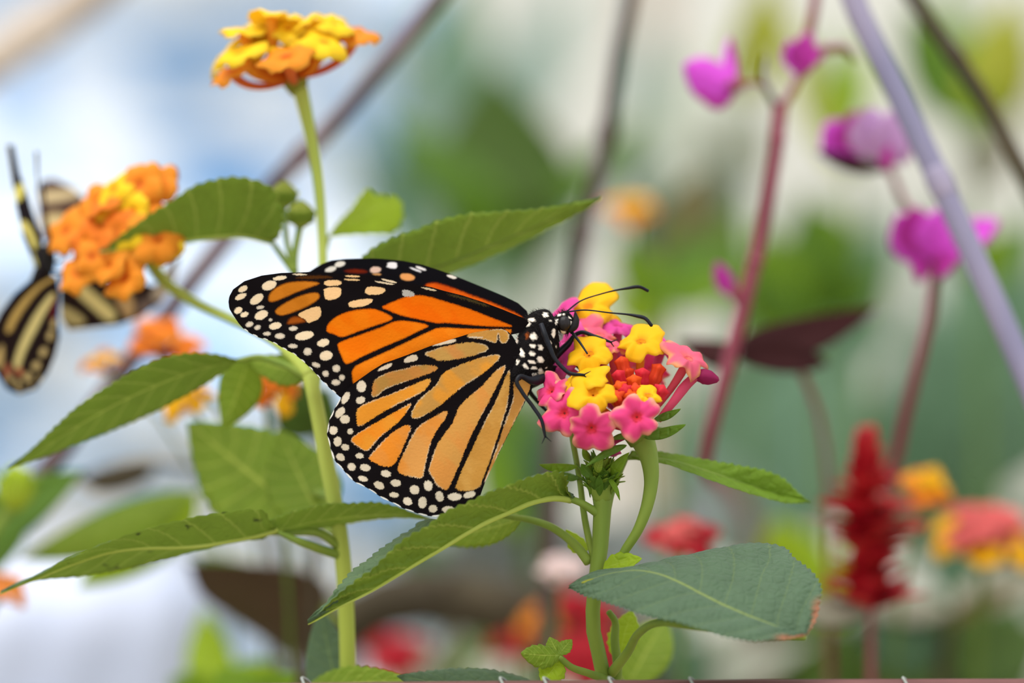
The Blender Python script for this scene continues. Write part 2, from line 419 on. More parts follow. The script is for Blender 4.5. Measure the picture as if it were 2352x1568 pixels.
def floret_geo(base, mouth, normal, R, scheme, nl=5, roll=0.0, cup=0.0, ruf=0.12, seed=0, nring=6, nang=40, rt=0.75, thick=0.16):
    r = np.random.RandomState(seed)
    base = np.asarray(base, float); mouth = np.asarray(mouth, float); n = unit(normal)
    L = np.linalg.norm(mouth - base)
    c = [lin(x) for x in SCHEME[scheme]]
    tt = np.linspace(0, 1, 10)[:, None]; ctl = mouth - n * L * 0.5
    path = base * (1 - tt) ** 2 + 2 * ctl * tt * (1 - tt) + mouth * tt ** 2
    seg = 10
    V, F = tube_geo(path, [rt * 0.6, rt * 0.75, rt * 0.8, rt, rt * 1.05], seg, 10)
    V = V[:-1]; F = [f for f in F if (len(V)) not in f]          # open mouth
    tc = np.linspace(0, 1, 10)[:, None, None]
    C = (c[0] * (1 - tc) + c[1] * tc) * np.ones((10, seg, 1)); C = np.vstack([C.reshape(-1, 3), c[0][None]])
    a = np.array([0, 0, 1.0]) if abs(n[2]) < 0.985 else np.array([0, 1.0, 0])
    u = unit(a - n * np.dot(a, n)); v = np.cross(n, u)
    th = np.linspace(0, 2 * np.pi, nang, endpoint=False)
    if nl == 4:                    # one broad upper lobe, two side lobes, one small lip
        lob = np.array([1.32, 1.0, 0.78, 1.0]) * r.uniform(0.9, 1.1, 4); hb = np.array([0.22, -0.12, -0.3, -0.12]) + r.uniform(-.15, .15, 4)
    else:
        lob = r.uniform(0.85, 1.15, nl); lob[0] *= 1.1; hb = r.uniform(-0.3, 0.3, nl)
    q = (th * nl / (2 * np.pi)) % nl; li = np.round(q).astype(int) % nl; fr = np.abs(q - np.round(q)) * 2     # 0 lobe centre .. 1 notch
    rad = R * lob[li] * (1 - (0.34 if nl > 4 else 0.3) * fr ** (3.0 if nl > 4 else 5.0)) * (1 + 0.05 * np.sin(th * 9 + seed) + 0.04 * np.sin(th * 17 + 2 * seed))
    # soften the jump between lobes of different length
    rad = (np.roll(rad, 1) + 2 * rad + np.roll(rad, -1)) / 4
    ht = hb[li] * (1 - fr ** 2); 
    for _ in range(4): ht = (np.roll(ht, 1) + ht + np.roll(ht, -1)) / 3
    rho = np.linspace(0, 1, nring + 1)[:, None]
    r0 = rt * 0.25
    rr = r0 + rho * (rad[None] - r0)
    h = (cup + ht[None]) * R * rho ** 1.5 + ruf * R * rho ** 2 * (np.sin(th * nl + r.uniform(0, 6))[None] * 0.7 + 0.4 * np.sin(th * 11 + r.uniform(0, 6))[None] * rho) - R * 0.16 * rho ** 4 + 0.25 * np.sin(rho * np.pi) - 0.45 * np.exp(-(rho * R / rt) ** 2)
    ca, sa = np.cos(th + roll), np.sin(th + roll)
    W = mouth + (rr * ca[None])[:, :, None] * u + (rr * sa[None])[:, :, None] * v + h[:, :, None] * n
    du = np.gradient(W, axis=0); dv = np.roll(W, -1, 1) - np.roll(W, 1, 1)
    nn = np.cross(du, dv); nn /= np.linalg.norm(nn, axis=2)[:, :, None] + 1e-12
    W2 = W - nn * thick * (1 - 0.7 * rho[:, :, None])
    k0 = smooth(0.0, 0.35, rho); k1 = smooth(0.74, 1.06, rho + 0.1 * np.sin(th * 7 + seed)[None])
    CC = (c[2] * (1 - k0[:, :, None]) + c[3] * k0[:, :, None]) * np.ones((1, nang, 1)); CC = CC * (1 - k1[:, :, None] * 0.85) + c[4] * k1[:, :, None] * 0.85
    off = len(V); m = nring + 1
    V = np.vstack([V, W.reshape(-1, 3), W2.reshape(-1, 3)]); C = np.vstack([C, CC.reshape(-1, 3), CC.reshape(-1, 3)])
    i, j = np.meshgrid(np.arange(nring), np.arange(nang), indexing='ij'); k = (j + 1) % nang
    f1 = np.stack([i * nang + j, (i + 1) * nang + j, (i + 1) * nang + k, i * nang + k], 2).reshape(-1, 4) + off
    f2 = f1[:, ::-1] + m * nang
    jj = np.arange(nang); kk = (jj + 1) % nang; e = nring * nang + off
    f3 = np.stack([e + jj, e + jj + m * nang, e + kk + m * nang, e + kk], 1)
    F = F + f1.tolist() + f2.tolist() + f3.tolist()
    return V, F, C

def floret(parent, base, mouth, normal, R, scheme, name='floret', **kw):
    V, F, C = floret_geo(base, mouth, normal, R, scheme, **kw)
    return obj(name, V, F, M_PETAL, parent, cols=C, org=np.asarray(base, float))

def bud(parent, base, tip, r, c0, c1, name='flower_bud', seed=0):
    """unopened floret: square-shouldered club on a narrow tube"""
    base = np.asarray(base, float); tip = np.asarray(tip, float)
    V, F = tube_geo([base, base * 0.5 + tip * 0.5 + np.array([0, 0, 0.2]), tip], [r * 0.5, r * 0.5, r * 0.5, r * 0.52, r * 0.55, r * 0.6, r * 0.75, r * 1.05, r * 0.85, r * 1.1], 16, 24, sq=0.3)
    t = np.r_[np.repeat(np.linspace(0, 1, 24), 16), 0, 1][:, None]
    C = lin(c0) * (1 - t) + lin(c1) * t
    return obj(name, V, F, M_PETAL, parent, cols=C, org=base)

_FL = {}
def proto_floret(scheme, k):
    """shared floret meshes: base at the origin, opening along +Z (k 0-2) or bent over to +X (k 3-4), about 10 mm long"""
    if (scheme, k) not in _FL:
        bend = [(0, 0, 10), (1.2, 0.4, 9.8), (-1.0, 0.8, 9.9), (3.0, 0.3, 9.4), (2.2, -0.5, 9.8)][k]
        nrm = [(0.1, 0, 1), (0.35, 0.1, 1), (-0.2, 0.3, 1), (0.9, 0.1, 0.5), (0.7, -0.2, 0.7)][k]
        V, F, C = floret_geo((0, 0, 0), bend, nrm, 4.1, scheme, nl=4 + (k % 2), roll=k * 0.7, cup=[-0.05, 0.1, -0.15, 0.05, -0.1][k], seed=20 + k, nring=4, nang=32, ruf=0.14)
        me = make_mesh('floret', V, F, C); me.materials.append(M_PETAL); _FL[(scheme, k)] = me
    return _FL[(scheme, k)]

def flower_head(parent, centre, axis, n, schemes, scale=1.0, spread=1.45, seed=0, flat=0.8, name='flower_head', core=(150, 150, 56)):
    """umbel: green receptacle with n florets fanning out; schemes = inner..outer"""
    r = np.random.RandomState(seed); axis = unit(axis); centre = np.asarray(centre, float)
    a = np.array([0, -1.0, 0]) if abs(axis[1]) < 0.8 else np.array([1.0, 0, 0])
    u = unit(a - axis * np.dot(a, axis)); v = np.cross(axis, u)
    V, F = tube_geo([centre - axis * 2.5 * scale, centre, centre + axis * 1.8 * scale], [0.9 * scale, 1.9 * scale, 1.9 * scale, 0.8 * scale], 12, 12)
    core_o = obj(name, V, F, M_PETAL, parent, cols=np.tile(lin(core), (len(V), 1)), org=centre)
    for i in range(n):
        f = (i + 0.5) / n; ang = i * 2.39996 + r.uniform(-.25, .25); pol = spread * f ** 0.62 + r.uniform(-.12, .12)
        d = axis * math.cos(pol) + (u * math.cos(ang) + v * math.sin(ang)) * math.sin(pol)
        sch = schemes[min(len(schemes) - 1, int(np.clip(f + r.uniform(-.12, .12), 0, .999) * len(schemes)))]
        sc = scale * (flat + (1 - flat) * f) * r.uniform(0.8, 1.22)
        x = axis - d * np.dot(axis, d); x = unit(x + u * 1e-4); yv = np.cross(d, x)
        k = r.randint(3) if pol < 0.55 else 3 + r.randint(2)
        rot = Matrix(((x[0], yv[0], d[0]), (x[1], yv[1], d[1]), (x[2], yv[2], d[2])))
        if k < 3: rot = rot @ Matrix.Rotation(r.uniform(0, 6.28), 3, 'Z')
        o = place('floret', proto_floret(sch, k), centre + d * 1.2 * scale, core_o)
        o.rotation_mode = 'QUATERNION'; o.rotation_quaternion = rot.to_quaternion(); o.scale = (sc, sc, sc)
    return core_o

# ---------------------------------------------------------------- painted wings
def poly_sd(x, y, poly):
    """signed distance, positive inside"""
    poly = np.asarray(poly, float); d = np.full(x.shape, 1e9); ins = np.zeros(x.shape, bool)
    for i in range(len(poly)):
        a, b = poly[i], poly[(i + 1) % len(poly)]
        e = b - a; wx, wy = x - a[0], y - a[1]
        t = np.clip((wx * e[0] + wy * e[1]) / (e @ e + 1e-12), 0, 1)
        d = np.minimum(d, (wx - e[0] * t) ** 2 + (wy - e[1] * t) ** 2)
        c = (a[1] > y) != (b[1] > y)
        ins ^= c & (x < (b[0] - a[0]) * (y - a[1]) / (b[1] - a[1] + 1e-12) + a[0])
    return np.where(ins, 1, -1) * np.sqrt(d)

def rounded(poly, n=3):
    """Chaikin corner cutting"""
    p = np.asarray(poly, float)
    for _ in range(n):
        q = np.roll(p, -1, 0); p = np.stack([p * .75 + q * .25, p * .25 + q * .75], 1).reshape(-1, 2)
    return p

def ellipse(cx, cy, rx, ry, deg=0, n=18):
    a = np.linspace(0, 2 * np.pi, n, endpoint=False); d = math.radians(deg)
    x, y = rx * np.cos(a), ry * np.sin(a)
    return np.stack([cx + x * math.cos(d) - y * math.sin(d), cy + x * math.sin(d) + y * math.cos(d)], 1)

def paint(x, y, base, layers):
    """layers: (polygon, rgb, options) painted over base pigment in photo pixels"""
    C = np.tile(lin(base), (len(x), 1))
    jx = (vnoise(x / 1.6, y / 1.6, 1) - .5); jy = (vnoise(x / 1.6, y / 1.6, 2) - .5)
    blot = vnoise((x + y) / 60, (y - x) / 34, 5) * 0.75 + vnoise((x + y) / 22, (y - x) / 14, 6) * 0.25
    for poly, rgb, opt in layers:
        soft = opt.get('soft', 0.7); jit = opt.get('jit', 1.6); grow = opt.get('grow', 0.0)
        mg = soft + jit + 2
        k = np.where((x > poly[:, 0].min() - mg) & (x < poly[:, 0].max() + mg) & (y > poly[:, 1].min() - mg) & (y < poly[:, 1].max() + mg))[0]
        if not len(k): continue
        d = poly_sd(x[k] + jx[k] * jit * 2, y[k] + jy[k] * jit * 2, poly) + grow
        al = smooth(-soft, soft, d)[:, None]
        c = lin(rgb) * np.ones((len(k), 1))
        if 'rgb2' in opt:
            m = smooth(0.3, 0.7, blot[k])[:, None]; c = c * (1 - m) + lin(opt['rgb2']) * m
        if 'edge' in opt:
            w = opt.get('edgew', 3.0); m = (1 - smooth(0, w, d))[:, None] * opt.get('edgea', 0.8); c = c * (1 - m) + lin(opt['edge']) * m
        if 'pale' in opt:
            m = ((1 - smooth(1.0, 2.6, d)) * smooth(0.42, 0.62, vnoise(x[k] / 40, y[k] / 40, 9)))[:, None] * opt['pale']; c = c * (1 - m) + lin((236, 222, 192)) * m
        C[k] = C[k] * (1 - al) + c * al
    return C

def wing(name, outline, depth, base, layers, parent, step=1.3, axis='x', thick=0.14, mat=None, org=None, backstep=5.0):
    """shell filling a monotone outline (photo px); depth(x, y) -> mm behind focus plane"""
    O = np.asarray(outline, float); a = 0 if axis == 'x' else 1
    def grid(st):
        lo, hi = O[:, a].min() + 1e-3, O[:, a].max() - 1e-3
        cs = np.linspace(lo, hi, int((hi - lo) / st) + 2); R = []
        for c in cs:
            p, q = O, np.roll(O, -1, 0)
            m = (p[:, a] > c) != (q[:, a] > c)
            t = (c - p[m, a]) / (q[m, a] - p[m, a]); o = p[m, 1 - a] + t * (q[m, 1 - a] - p[m, 1 - a])
            R.append((o.min(), o.max()))
        R = np.array(R); n = int((R[:, 1] - R[:, 0]).max() / st) + 2
        f = np.linspace(0, 1, n)[None]
        oth = R[:, :1] + (R[:, 1:] - R[:, :1]) * f; cc = np.repeat(cs[:, None], n, 1)
        X, Y = (cc, oth) if a == 0 else (oth, cc)
        ef = np.clip(np.minimum(f, 1 - f) * 12, 0, 1) * np.clip(np.minimum(np.arange(len(cs)), len(cs) - 1 - np.arange(len(cs)))[:, None] / len(cs) * 12, 0, 1)
        return X, Y, ef
    def faces(X, off, flip):
        nu, nc = X.shape; i, j = np.meshgrid(np.arange(nu - 1), np.arange(nc - 1), indexing='ij'); b = (i * nc + j).ravel()
        F = np.stack([b, b + nc, b + nc + 1, b + 1], 1) + off
        return F[:, ::-1] if flip else F
    Vs, Fs, Cs, off = [], [], [], 0
    for st, sgn in ((step, 0.0), (backstep, 1.0)):
        X, Y, ef = grid(st); x, y = X.ravel(), Y.ravel()
        dep = depth(x, y) + sgn * thick * ef.ravel()
        s = FIELD / FRAME_W * (FOCUS + dep) / FOCUS
        V = np.stack([(x - FRAME_W / 2) * s, dep, (FRAME_H / 2 - y) * s], 1)
        Vs.append(V); Cs.append(paint(x, y, base, layers)); Fs.append(faces(X, off, (sgn > 0) ^ (axis == 'x'))); off += len(V)
    return obj(name, np.vstack(Vs), np.vstack(Fs), mat or M_WING, parent, cols=np.vstack(Cs), org=org)

def zoomer(x0, y0, s):
    def f(*pts): return np.array([(x0 + p[0] * s, y0 + p[1] * s) for p in pts])
    f.s = s; f.o = (x0, y0); return f
def dashes(line, on, off, w, inset=0.0, start=0.0):
    """short bars along a polyline (photo px)"""
    L = resample(np.asarray(line, float), 400, False); d = np.r_[0, np.cumsum(np.linalg.norm(np.diff(L, axis=0), axis=1))]
    out = []; u = start
    while u + on < d[-1]:
        p = np.array([np.interp(u, d, L[:, 0]), np.interp(u, d, L[:, 1])]); q = np.array([np.interp(u + on, d, L[:, 0]), np.interp(u + on, d, L[:, 1])])
        c = (p + q) / 2; e = q - p
        out.append(ellipse(c[0], c[1], on / 2, w, math.degrees(math.atan2(e[1], e[0])), 10)); u += on + off
    return out
# ---------------------------------------------------------------- setting
def soil():
    n = 60; x = np.linspace(-2200, 2200, n); y = np.linspace(-1200, 2300, n); X, Y = np.meshgrid(x, y, indexing='ij')
    Z = GROUND + 6 * (vnoise(X / 160, Y / 160, 3) - 0.5)
    V = np.stack([X.ravel(), Y.ravel(), Z.ravel()], 1); F = []
    for i in range(n - 1):
        for j in range(n - 1): F.append((i * n + j, (i + 1) * n + j, (i + 1) * n + j + 1, i * n + j + 1))
    m = mat_plain('soil', (138, 126, 104), rgb2=(170, 160, 136), scale=40, rough=0.95, spec=0.1, bump=0.8)  # unseen ground, lightened to bounce light up under the leaves
    tag(obj('floor', V, F, m), 'unseen garden soil under the plants, coloured pale to bounce light up', None, kind='structure')

def back_wall():
    V = []; w, h = 4400, 2600; y0 = 2200.0
    V = np.array([(-w / 2, y0, GROUND - 4), (w / 2, y0, GROUND - 4), (w / 2, y0, GROUND + h), (-w / 2, y0, GROUND + h),
                  (-w / 2, y0 + 60, GROUND - 4), (w / 2, y0 + 60, GROUND - 4), (w / 2, y0 + 60, GROUND + h), (-w / 2, y0 + 60, GROUND + h)], float)
    F = [(0, 1, 2, 3), (5, 4, 7, 6), (4, 0, 3, 7), (1, 5, 6, 2), (3, 2, 6, 7), (4, 5, 1, 0)]
    m = mat_plain('wall_limewash', (206, 206, 198), rgb2=(236, 234, 226), scale=6, rough=0.9, spec=0.1, bump=0.2)
    tag(obj('wall_back', V, F, m, smoothf=False), 'pale limewashed wall behind the plants', None, kind='structure')
soil(); back_wall()

# ---------------------------------------------------------------- monarch butterfly
Z1 = zoomer(500, 570, 500 / 2119); Z2 = zoomer(880, 580, 500 / 2178); Z3 = zoomer(730, 860, 560 / 2352); Z4 = zoomer(1130, 640, 300 / 1809)
BLACK = (20, 15, 17); CREAM = (250, 226, 190); PEACH = (252, 208, 150); IVORY = (228, 212, 186)
def el(z, cx, cy, rx, ry, deg=0):
    c = z((cx, cy))[0]; return ellipse(c[0], c[1], rx * z.s, ry * z.s, deg)

def monarch():
    root = thing('monarch_butterfly', P(1235, 868, 0), 'monarch butterfly, orange and black with white dots, feeding on the pink and yellow flowers', 'butterfly')
    RX, RY = 1212, 760
    dist = lambda x, y: np.hypot(x - RX, y - RY)
    vein_wave = lambda x, y: 0.10 * np.sin((x + y * 0.6) / 17.0) + 0.35 * np.sin(dist(x, y) / 130.0)
    fw_depth = lambda x, y: -1.8 - 3.6 * dist(x, y) / 680 + 0.12 * np.sin((y - 0.3 * x) / 20)
    hw_depth = lambda x, y: -2.5 - 4.4 * dist(x, y) / 680 + 0.10 * np.sin((x + 0.7 * y) / 22)

    # --- near forewing (underside)
    out = np.vstack([Z2((1460, 700), (1400, 652), (1200, 570), (1000, 495), (800, 430), (620, 385), (480, 345), (330, 318), (160, 285), (0, 250)),
                     Z1((1500, 262), (1240, 248), (1020, 238), (880, 232), (620, 240), (430, 265), (260, 320), (150, 400), (112, 470), (105, 520), (112, 585), (150, 650), (200, 725), (250, 782), (320, 828),
                        (400, 868), (500, 897), (580, 937), (660, 987), (740, 1025), (830, 1097), (930, 1192), (1000, 1272), (1100, 1372), (1195, 1452)),
                     Z2((300, 1130), (900, 900), (1380, 800))])
    O1 = dict(rgb2=(250, 134, 14), edge=(120, 40, 6), edgew=4.0, edgea=0.7, jit=1.0, soft=1.0, grow=1.6)
    def F1(p, rgb=(248, 124, 8), **k): return (rounded(p, 2), rgb, {**O1, **k})
    L = []
    L.append(F1(np.vstack([Z2((-20, 545), (40, 520), (110, 490), (190, 455), (330, 425), (450, 438), (650, 500), (850, 560), (1050, 640), (1200, 698), (1310, 742), (1200, 738), (1000, 732), (800, 712), (600, 698), (540, 705), (400, 672), (200, 632), (120, 604), (40, 570))]), (246, 112, 4), rgb2=(248, 122, 8)))
    L.append(F1(Z1((1058, 790), (1080, 730), (1150, 668), (1260, 620), (1400, 595), (1520, 590), (1600, 620), (1705, 670), (1680, 702), (1500, 760), (1300, 832), (1200, 868), (1130, 830), (1070, 818))))
    L.append(F1(Z1((1168, 930), (1210, 908), (1400, 840), (1600, 770), (1740, 702), (1900, 715), (2070, 752), (2000, 782), (1800, 880), (1600, 962), (1400, 1052), (1290, 1115), (1240, 1125), (1205, 1040), (1175, 975))))
    L.append(F1(np.vstack([Z1((1308, 1190), (1350, 1140), (1500, 1072), (1700, 982), (1900, 888), (2100, 792)), Z2((560, 752), (700, 756), (900, 768), (1250, 768), (1290, 775), (1250, 840), (900, 930), (400, 1060), (0, 1190)), Z1((1400, 1340), (1330, 1340), (1312, 1260))]), (250, 134, 16), rgb2=(252, 142, 24)))
    for p in (((485, 500), (500, 440), (560, 380), (650, 335), (750, 318), (880, 315), (980, 325), (1000, 350), (900, 385), (750, 440), (620, 500), (550, 525), (500, 525)),
              ((545, 612), (600, 560), (700, 500), (830, 445), (950, 420), (995, 440), (1000, 490), (900, 560), (760, 620), (640, 660), (580, 655))):
        L.append((rounded(Z1(*p), 2), (206, 122, 28), dict(rgb2=(216, 130, 34), edge=(90, 36, 8), edgew=5, edgea=0.8, soft=1.5, jit=0.8)))
    L.append((rounded(Z1((665, 725), (700, 670), (780, 650), (850, 690), (870, 720), (760, 742), (680, 748)), 2), (170, 84, 20), dict(edge=(60, 22, 8), edgew=6, soft=2, jit=1)))
    L.append((rounded(Z1((740, 285), (860, 270), (1000, 262), (1160, 285), (1000, 296), (800, 298)), 2), (84, 46, 14), dict(soft=2.5)))
    for q in ((245, 395, 50, 28, -25), (225, 470, 60, 28, -25), (500, 362, 75, 45, -20), (605, 290, 70, 22, -8), (380, 495, 75, 42, -35), (200, 605, 42, 32, -30), (260, 645, 42, 25, -25),
              (425, 650, 70, 42, -25), (560, 755, 62, 35, -15), (845, 850, 95, 42, -12), (1028, 920, 62, 38, -15), (1055, 1045, 65, 48, -10), (800, 255, 75, 9, 2)):
        L.append((el(Z1, *q), CREAM, dict(jit=1.1, soft=0.9, edge=(206, 194, 172), edgew=2.5, edgea=0.6)))
    for q in ((415, 575, 40, 20, -10), (515, 697, 20, 16, 0), (310, 740, 40, 28, -20), (388, 770, 33, 25, -25), (735, 780, 45, 24, -5), (480, 832, 40, 22, 0), (605, 855, 50, 30, 0), (730, 952, 48, 24, 0), (875, 1005, 42, 38, -15),
              (958, 1135, 45, 25, 20), (1155, 1170, 40, 38, 0), (1050, 1220, 33, 32, 0), (1210, 1258, 30, 30, 0), (1150, 1305, 45, 30, 0)):
        L.append((el(Z1, *q), (238, 220, 196), dict(jit=1.1, soft=0.9, edge=(176, 166, 150), edgew=4.5, edgea=0.8)))
    for p in (((1035, 310), (1205, 310), (1205, 360), (1040, 370)), ((1030, 385), (1190, 375), (1210, 420), (1180, 490), (1050, 510), (1035, 440)),
              ((775, 640), (880, 590), (980, 560), (1010, 590), (1000, 680), (900, 725), (870, 725), (855, 690), (800, 670)), ((1430, 450), (1440, 380), (1520, 370), (1620, 385), (1640, 415), (1580, 455)),
              ((1265, 535), (1320, 505), (1520, 485), (1490, 540), (1400, 570), (1290, 580)), ((1240, 262), (1385, 265), (1378, 285), (1245, 280)), ((1230, 295), (1385, 300), (1380, 318), (1235, 312)),
              ((1590, 290), (1745, 325), (1730, 345), (1600, 310)), ((1525, 312), (1735, 350), (1690, 358), (1540, 330))):
        L.append((rounded(Z1(*p), 1), PEACH if p[0][0] < 1500 else CREAM, dict(jit=0.9, soft=0.9)))
    L.append((rounded(Z1((1798, 396), (1870, 410), (1940, 455), (1850, 475), (1800, 472)), 1), (196, 190, 180), dict(jit=2)))
    L.append((rounded(Z2((380, 340), (540, 372), (525, 390), (385, 356)), 1), (226, 206, 170), dict(jit=1)))
    L.append((rounded(Z2((640, 405), (900, 470), (1060, 530), (1050, 545), (880, 490), (650, 422)), 1), (74, 62, 34), dict(jit=3, soft=2)))
    for p in dashes(Z1((250, 785), (320, 830), (400, 870), (500, 898), (580, 938), (660, 988), (740, 1027), (830, 1098), (930, 1193), (1000, 1273), (1100, 1373), (1195, 1452)), 13, 12, 2.6): L.append((p, (250, 246, 240), dict(jit=0.5, soft=0.6)))
    wing('forewing', out, fw_depth, BLACK, L, root)

    # --- near hindwing (underside)
    hout = np.vstack([Z2((1500, 1250), (1330, 900), (1262, 800), (1200, 760), (1100, 765), (900, 800), (720, 855), (470, 935), (250, 1020), (0, 1110)), Z1((1500, 1190), (1330, 1310), (1230, 1400), (1197, 1455)),
                      Z3((160, 330), (115, 420), (95, 500), (87, 572), (105, 645), (120, 705), (140, 790), (180, 852), (240, 912), (300, 990), (370, 1045), (470, 1090), (550, 1142), (630, 1197), (720, 1234), (820, 1290), (920, 1325),
                         (1020, 1358), (1130, 1370), (1250, 1352), (1350, 1325), (1480, 1240), (1570, 1160), (1612, 1040), (1702, 850), (1802, 650), (1902, 450), (2002, 260), (2062, 150), (2088, 60))])
    def HC(p, rgb, rgb2, **k): return (rounded(p, 2), rgb, {**dict(rgb2=rgb2, soft=0.7, jit=1.9, pale=0.6, grow=0.6), **k})
    T1, T2, OR, OR2 = (210, 156, 78), (226, 166, 92), (240, 158, 50), (236, 152, 62)
    H = []
    H.append(HC(Z2((820, 838), (900, 795), (1100, 768), (1200, 765), (1258, 800), (1258, 855), (1232, 905), (1185, 908), (1165, 870), (1160, 815), (1148, 800), (1138, 840), (1145, 870), (1120, 912), (1070, 880), (950, 856)), (204, 150, 70), (214, 160, 80)))
    H.append(HC(Z2((410, 1005), (470, 985), (650, 930), (820, 900), (950, 903), (1040, 932), (1058, 965), (1010, 992), (850, 1042), (700, 1072), (560, 1082), (500, 1052), (450, 1035)), (214, 148, 78), (204, 158, 84)))
    H.append(HC(np.vstack([Z1((1495, 1440), (1505, 1350), (1535, 1262), (1700, 1195), (1900, 1160)), Z2((260, 1136), (400, 1126), (500, 1130), (555, 1150), (500, 1192), (300, 1262), (100, 1332), (0, 1372)), Z1((1560, 1432), (1520, 1448))]), (190, 142, 70), (206, 140, 68)))
    H.append(HC(Z3((382, 490), (368, 360), (400, 308), (500, 265), (700, 190), (900, 110), (1050, 45), (1088, 38), (1082, 80), (1020, 162), (900, 222), (750, 292), (600, 372), (480, 452), (412, 498)), OR, (234, 164, 66)))
    H.append(HC(Z3((312, 620), (400, 558), (550, 470), (700, 390), (850, 300), (906, 268), (890, 312), (830, 392), (770, 462), (640, 562), (550, 652), (482, 742), (430, 722), (350, 672)), (246, 150, 40), OR))
    H.append(HC(Z3((488, 802), (560, 720), (650, 620), (750, 540), (820, 500), (880, 488), (902, 505), (880, 562), (830, 682), (780, 792), (722, 888), (620, 882), (560, 852), (500, 822)), (242, 150, 48), OR2))
    H.append(HC(np.vstack([Z3((898, 402), (915, 340), (960, 260), (1050, 180), (1150, 100)), Z2((575, 1240), (620, 1190), (750, 1130), (950, 1060), (1100, 1020), (1165, 1022), (1168, 1060), (1080, 1140), (950, 1240), (800, 1332)), Z3((1300, 190), (1200, 280), (1080, 362), (980, 418), (930, 424))]), (236, 162, 60), T1))
    H.append(HC(Z3((758, 932), (800, 820), (860, 700), (920, 572), (980, 492), (1100, 420), (1200, 360), (1253, 348), (1242, 402), (1180, 492), (1110, 592), (1080, 682), (1050, 802), (1022, 932), (1010, 1004), (920, 988), (850, 972)), (238, 156, 66), (232, 166, 88)))
    H.append(HC(np.vstack([Z3((1063, 930), (1100, 820), (1130, 720), (1200, 602), (1290, 492), (1330, 402), (1360, 312), (1450, 222), (1600, 102)), Z2((1100, 1210), (1195, 1132), (1226, 1132), (1215, 1182), (1130, 1342), (1050, 1502)), Z3((1560, 420), (1480, 582), (1420, 722), (1370, 852), (1310, 982), (1260, 1102), (1230, 1114), (1140, 1062), (1118, 1000))]), (222, 162, 82), (228, 156, 76)))
    H.append(HC(np.vstack([Z2((1255, 1175), (1268, 1180), (1268, 1250), (1258, 1400), (1240, 1540)), Z3((1780, 450), (1730, 602), (1680, 762), (1630, 902), (1590, 1002), (1560, 1094), (1420, 1128), (1318, 1098), (1350, 1030), (1400, 902), (1470, 762), (1540, 612), (1620, 432), (1700, 302)), Z2((1195, 1330))]), (222, 168, 86), (210, 152, 70)))
    H.append(HC(np.vstack([Z2((1312, 1160), (1380, 1185), (1440, 1240), (1478, 1300), (1452, 1400), (1400, 1520)), Z3((1900, 440), (1800, 640), (1700, 850), (1640, 1000), (1602, 1042), (1650, 920), (1700, 780), (1760, 622), (1800, 482), (1850, 352), (1896, 202)), Z2((1305, 1300))]), (200, 144, 70), (190, 134, 66)))
    H.append((rounded(Z2((1312, 1155), (1380, 1178), (1440, 1240), (1390, 1215), (1330, 1200)), 1), (224, 208, 182), dict(jit=2)))
    H.append((rounded(Z3((1600, 1045), (1625, 1000), (1665, 900), (1650, 960), (1630, 1010)), 1), (226, 206, 188), dict(jit=1)))
    for p in (Z2((468, 942), (560, 895), (700, 862), (738, 868), (725, 895), (600, 920)), Z2((205, 1072), (230, 1045), (320, 1015), (350, 1040), (340, 1080), (215, 1107)), Z1((1545, 1202), (1580, 1160), (1690, 1113), (1702, 1138), (1640, 1178)), Z2((820, 845), (900, 840), (1020, 842), (960, 860))):
        H.append((rounded(p, 1), IVORY, dict(jit=1.2)))
    for q in ((420, 115, 46, 58, 0), (268, 225, 32, 62, 30), (412, 248, 47, 36, -20), (215, 365, 36, 60, 40), (262, 432, 48, 42, 0), (150, 537, 40, 42, 0), (312, 547, 30, 28, 0), (190, 645, 38, 48, 0), (265, 700, 40, 32, 20), (218, 795, 44, 34, 30),
              (402, 783, 40, 27, 5), (325, 890, 40, 38, 40), (458, 897, 53, 35, 12), (435, 1005, 48, 27, 15), (590, 1068, 52, 36, 28), (657, 955, 49, 35, 12), (752, 1045, 51, 34, 5), (735, 1160, 48, 25, 5), (932, 1110, 48, 44, 30), (865, 1222, 48, 38, 28),
              (1010, 1235, 41, 58, 5), (1065, 1072, 44, 52, -10), (1110, 1293, 42, 38, 0), (1175, 1175, 38, 52, -20), (1320, 1178, 70, 37, 0), (1255, 1300, 60, 32, -5), (1465, 1158, 60, 32, -15)):
        H.append((el(Z3, *q), IVORY, dict(jit=1.4, rgb2=(238, 222, 198), edge=(206, 190, 164), edgew=2, edgea=0.5)))
    for p in dashes(Z3((218, 225), (160, 332), (115, 422), (95, 502), (88, 572), (106, 645), (121, 705), (141, 790), (181, 852), (241, 912), (301, 990), (371, 1045), (471, 1090), (551, 1142), (631, 1197), (721, 1234), (821, 1290), (921, 1325), (1021, 1358), (1131, 1369), (1250, 1352)), 23, 9, 2.4):
        H.append((p, (252, 246, 236), dict(jit=0.4, soft=0.6)))
    wing('hindwing', hout, hw_depth, BLACK, H, root)

    # --- far forewing (upper side seen above the near one) and far hindwing
    far = lambda x, y: 2.2 + 11.0 * dist(x, y) / 680
    fo = np.vstack([Z2((1455, 640), (1440, 585), (1350, 505), (1200, 432), (1000, 348), (800, 265), (600, 188), (400, 122), (200, 82), (0, 62)), Z1((1500, 98), (1250, 104), (1110, 118), (1020, 150), (950, 190), (880, 235), (760, 300), (650, 420), (640, 500), (700, 620), (900, 800), (1150, 1050), (1250, 1250)), Z2((200, 1050), (900, 880), (1380, 790))])
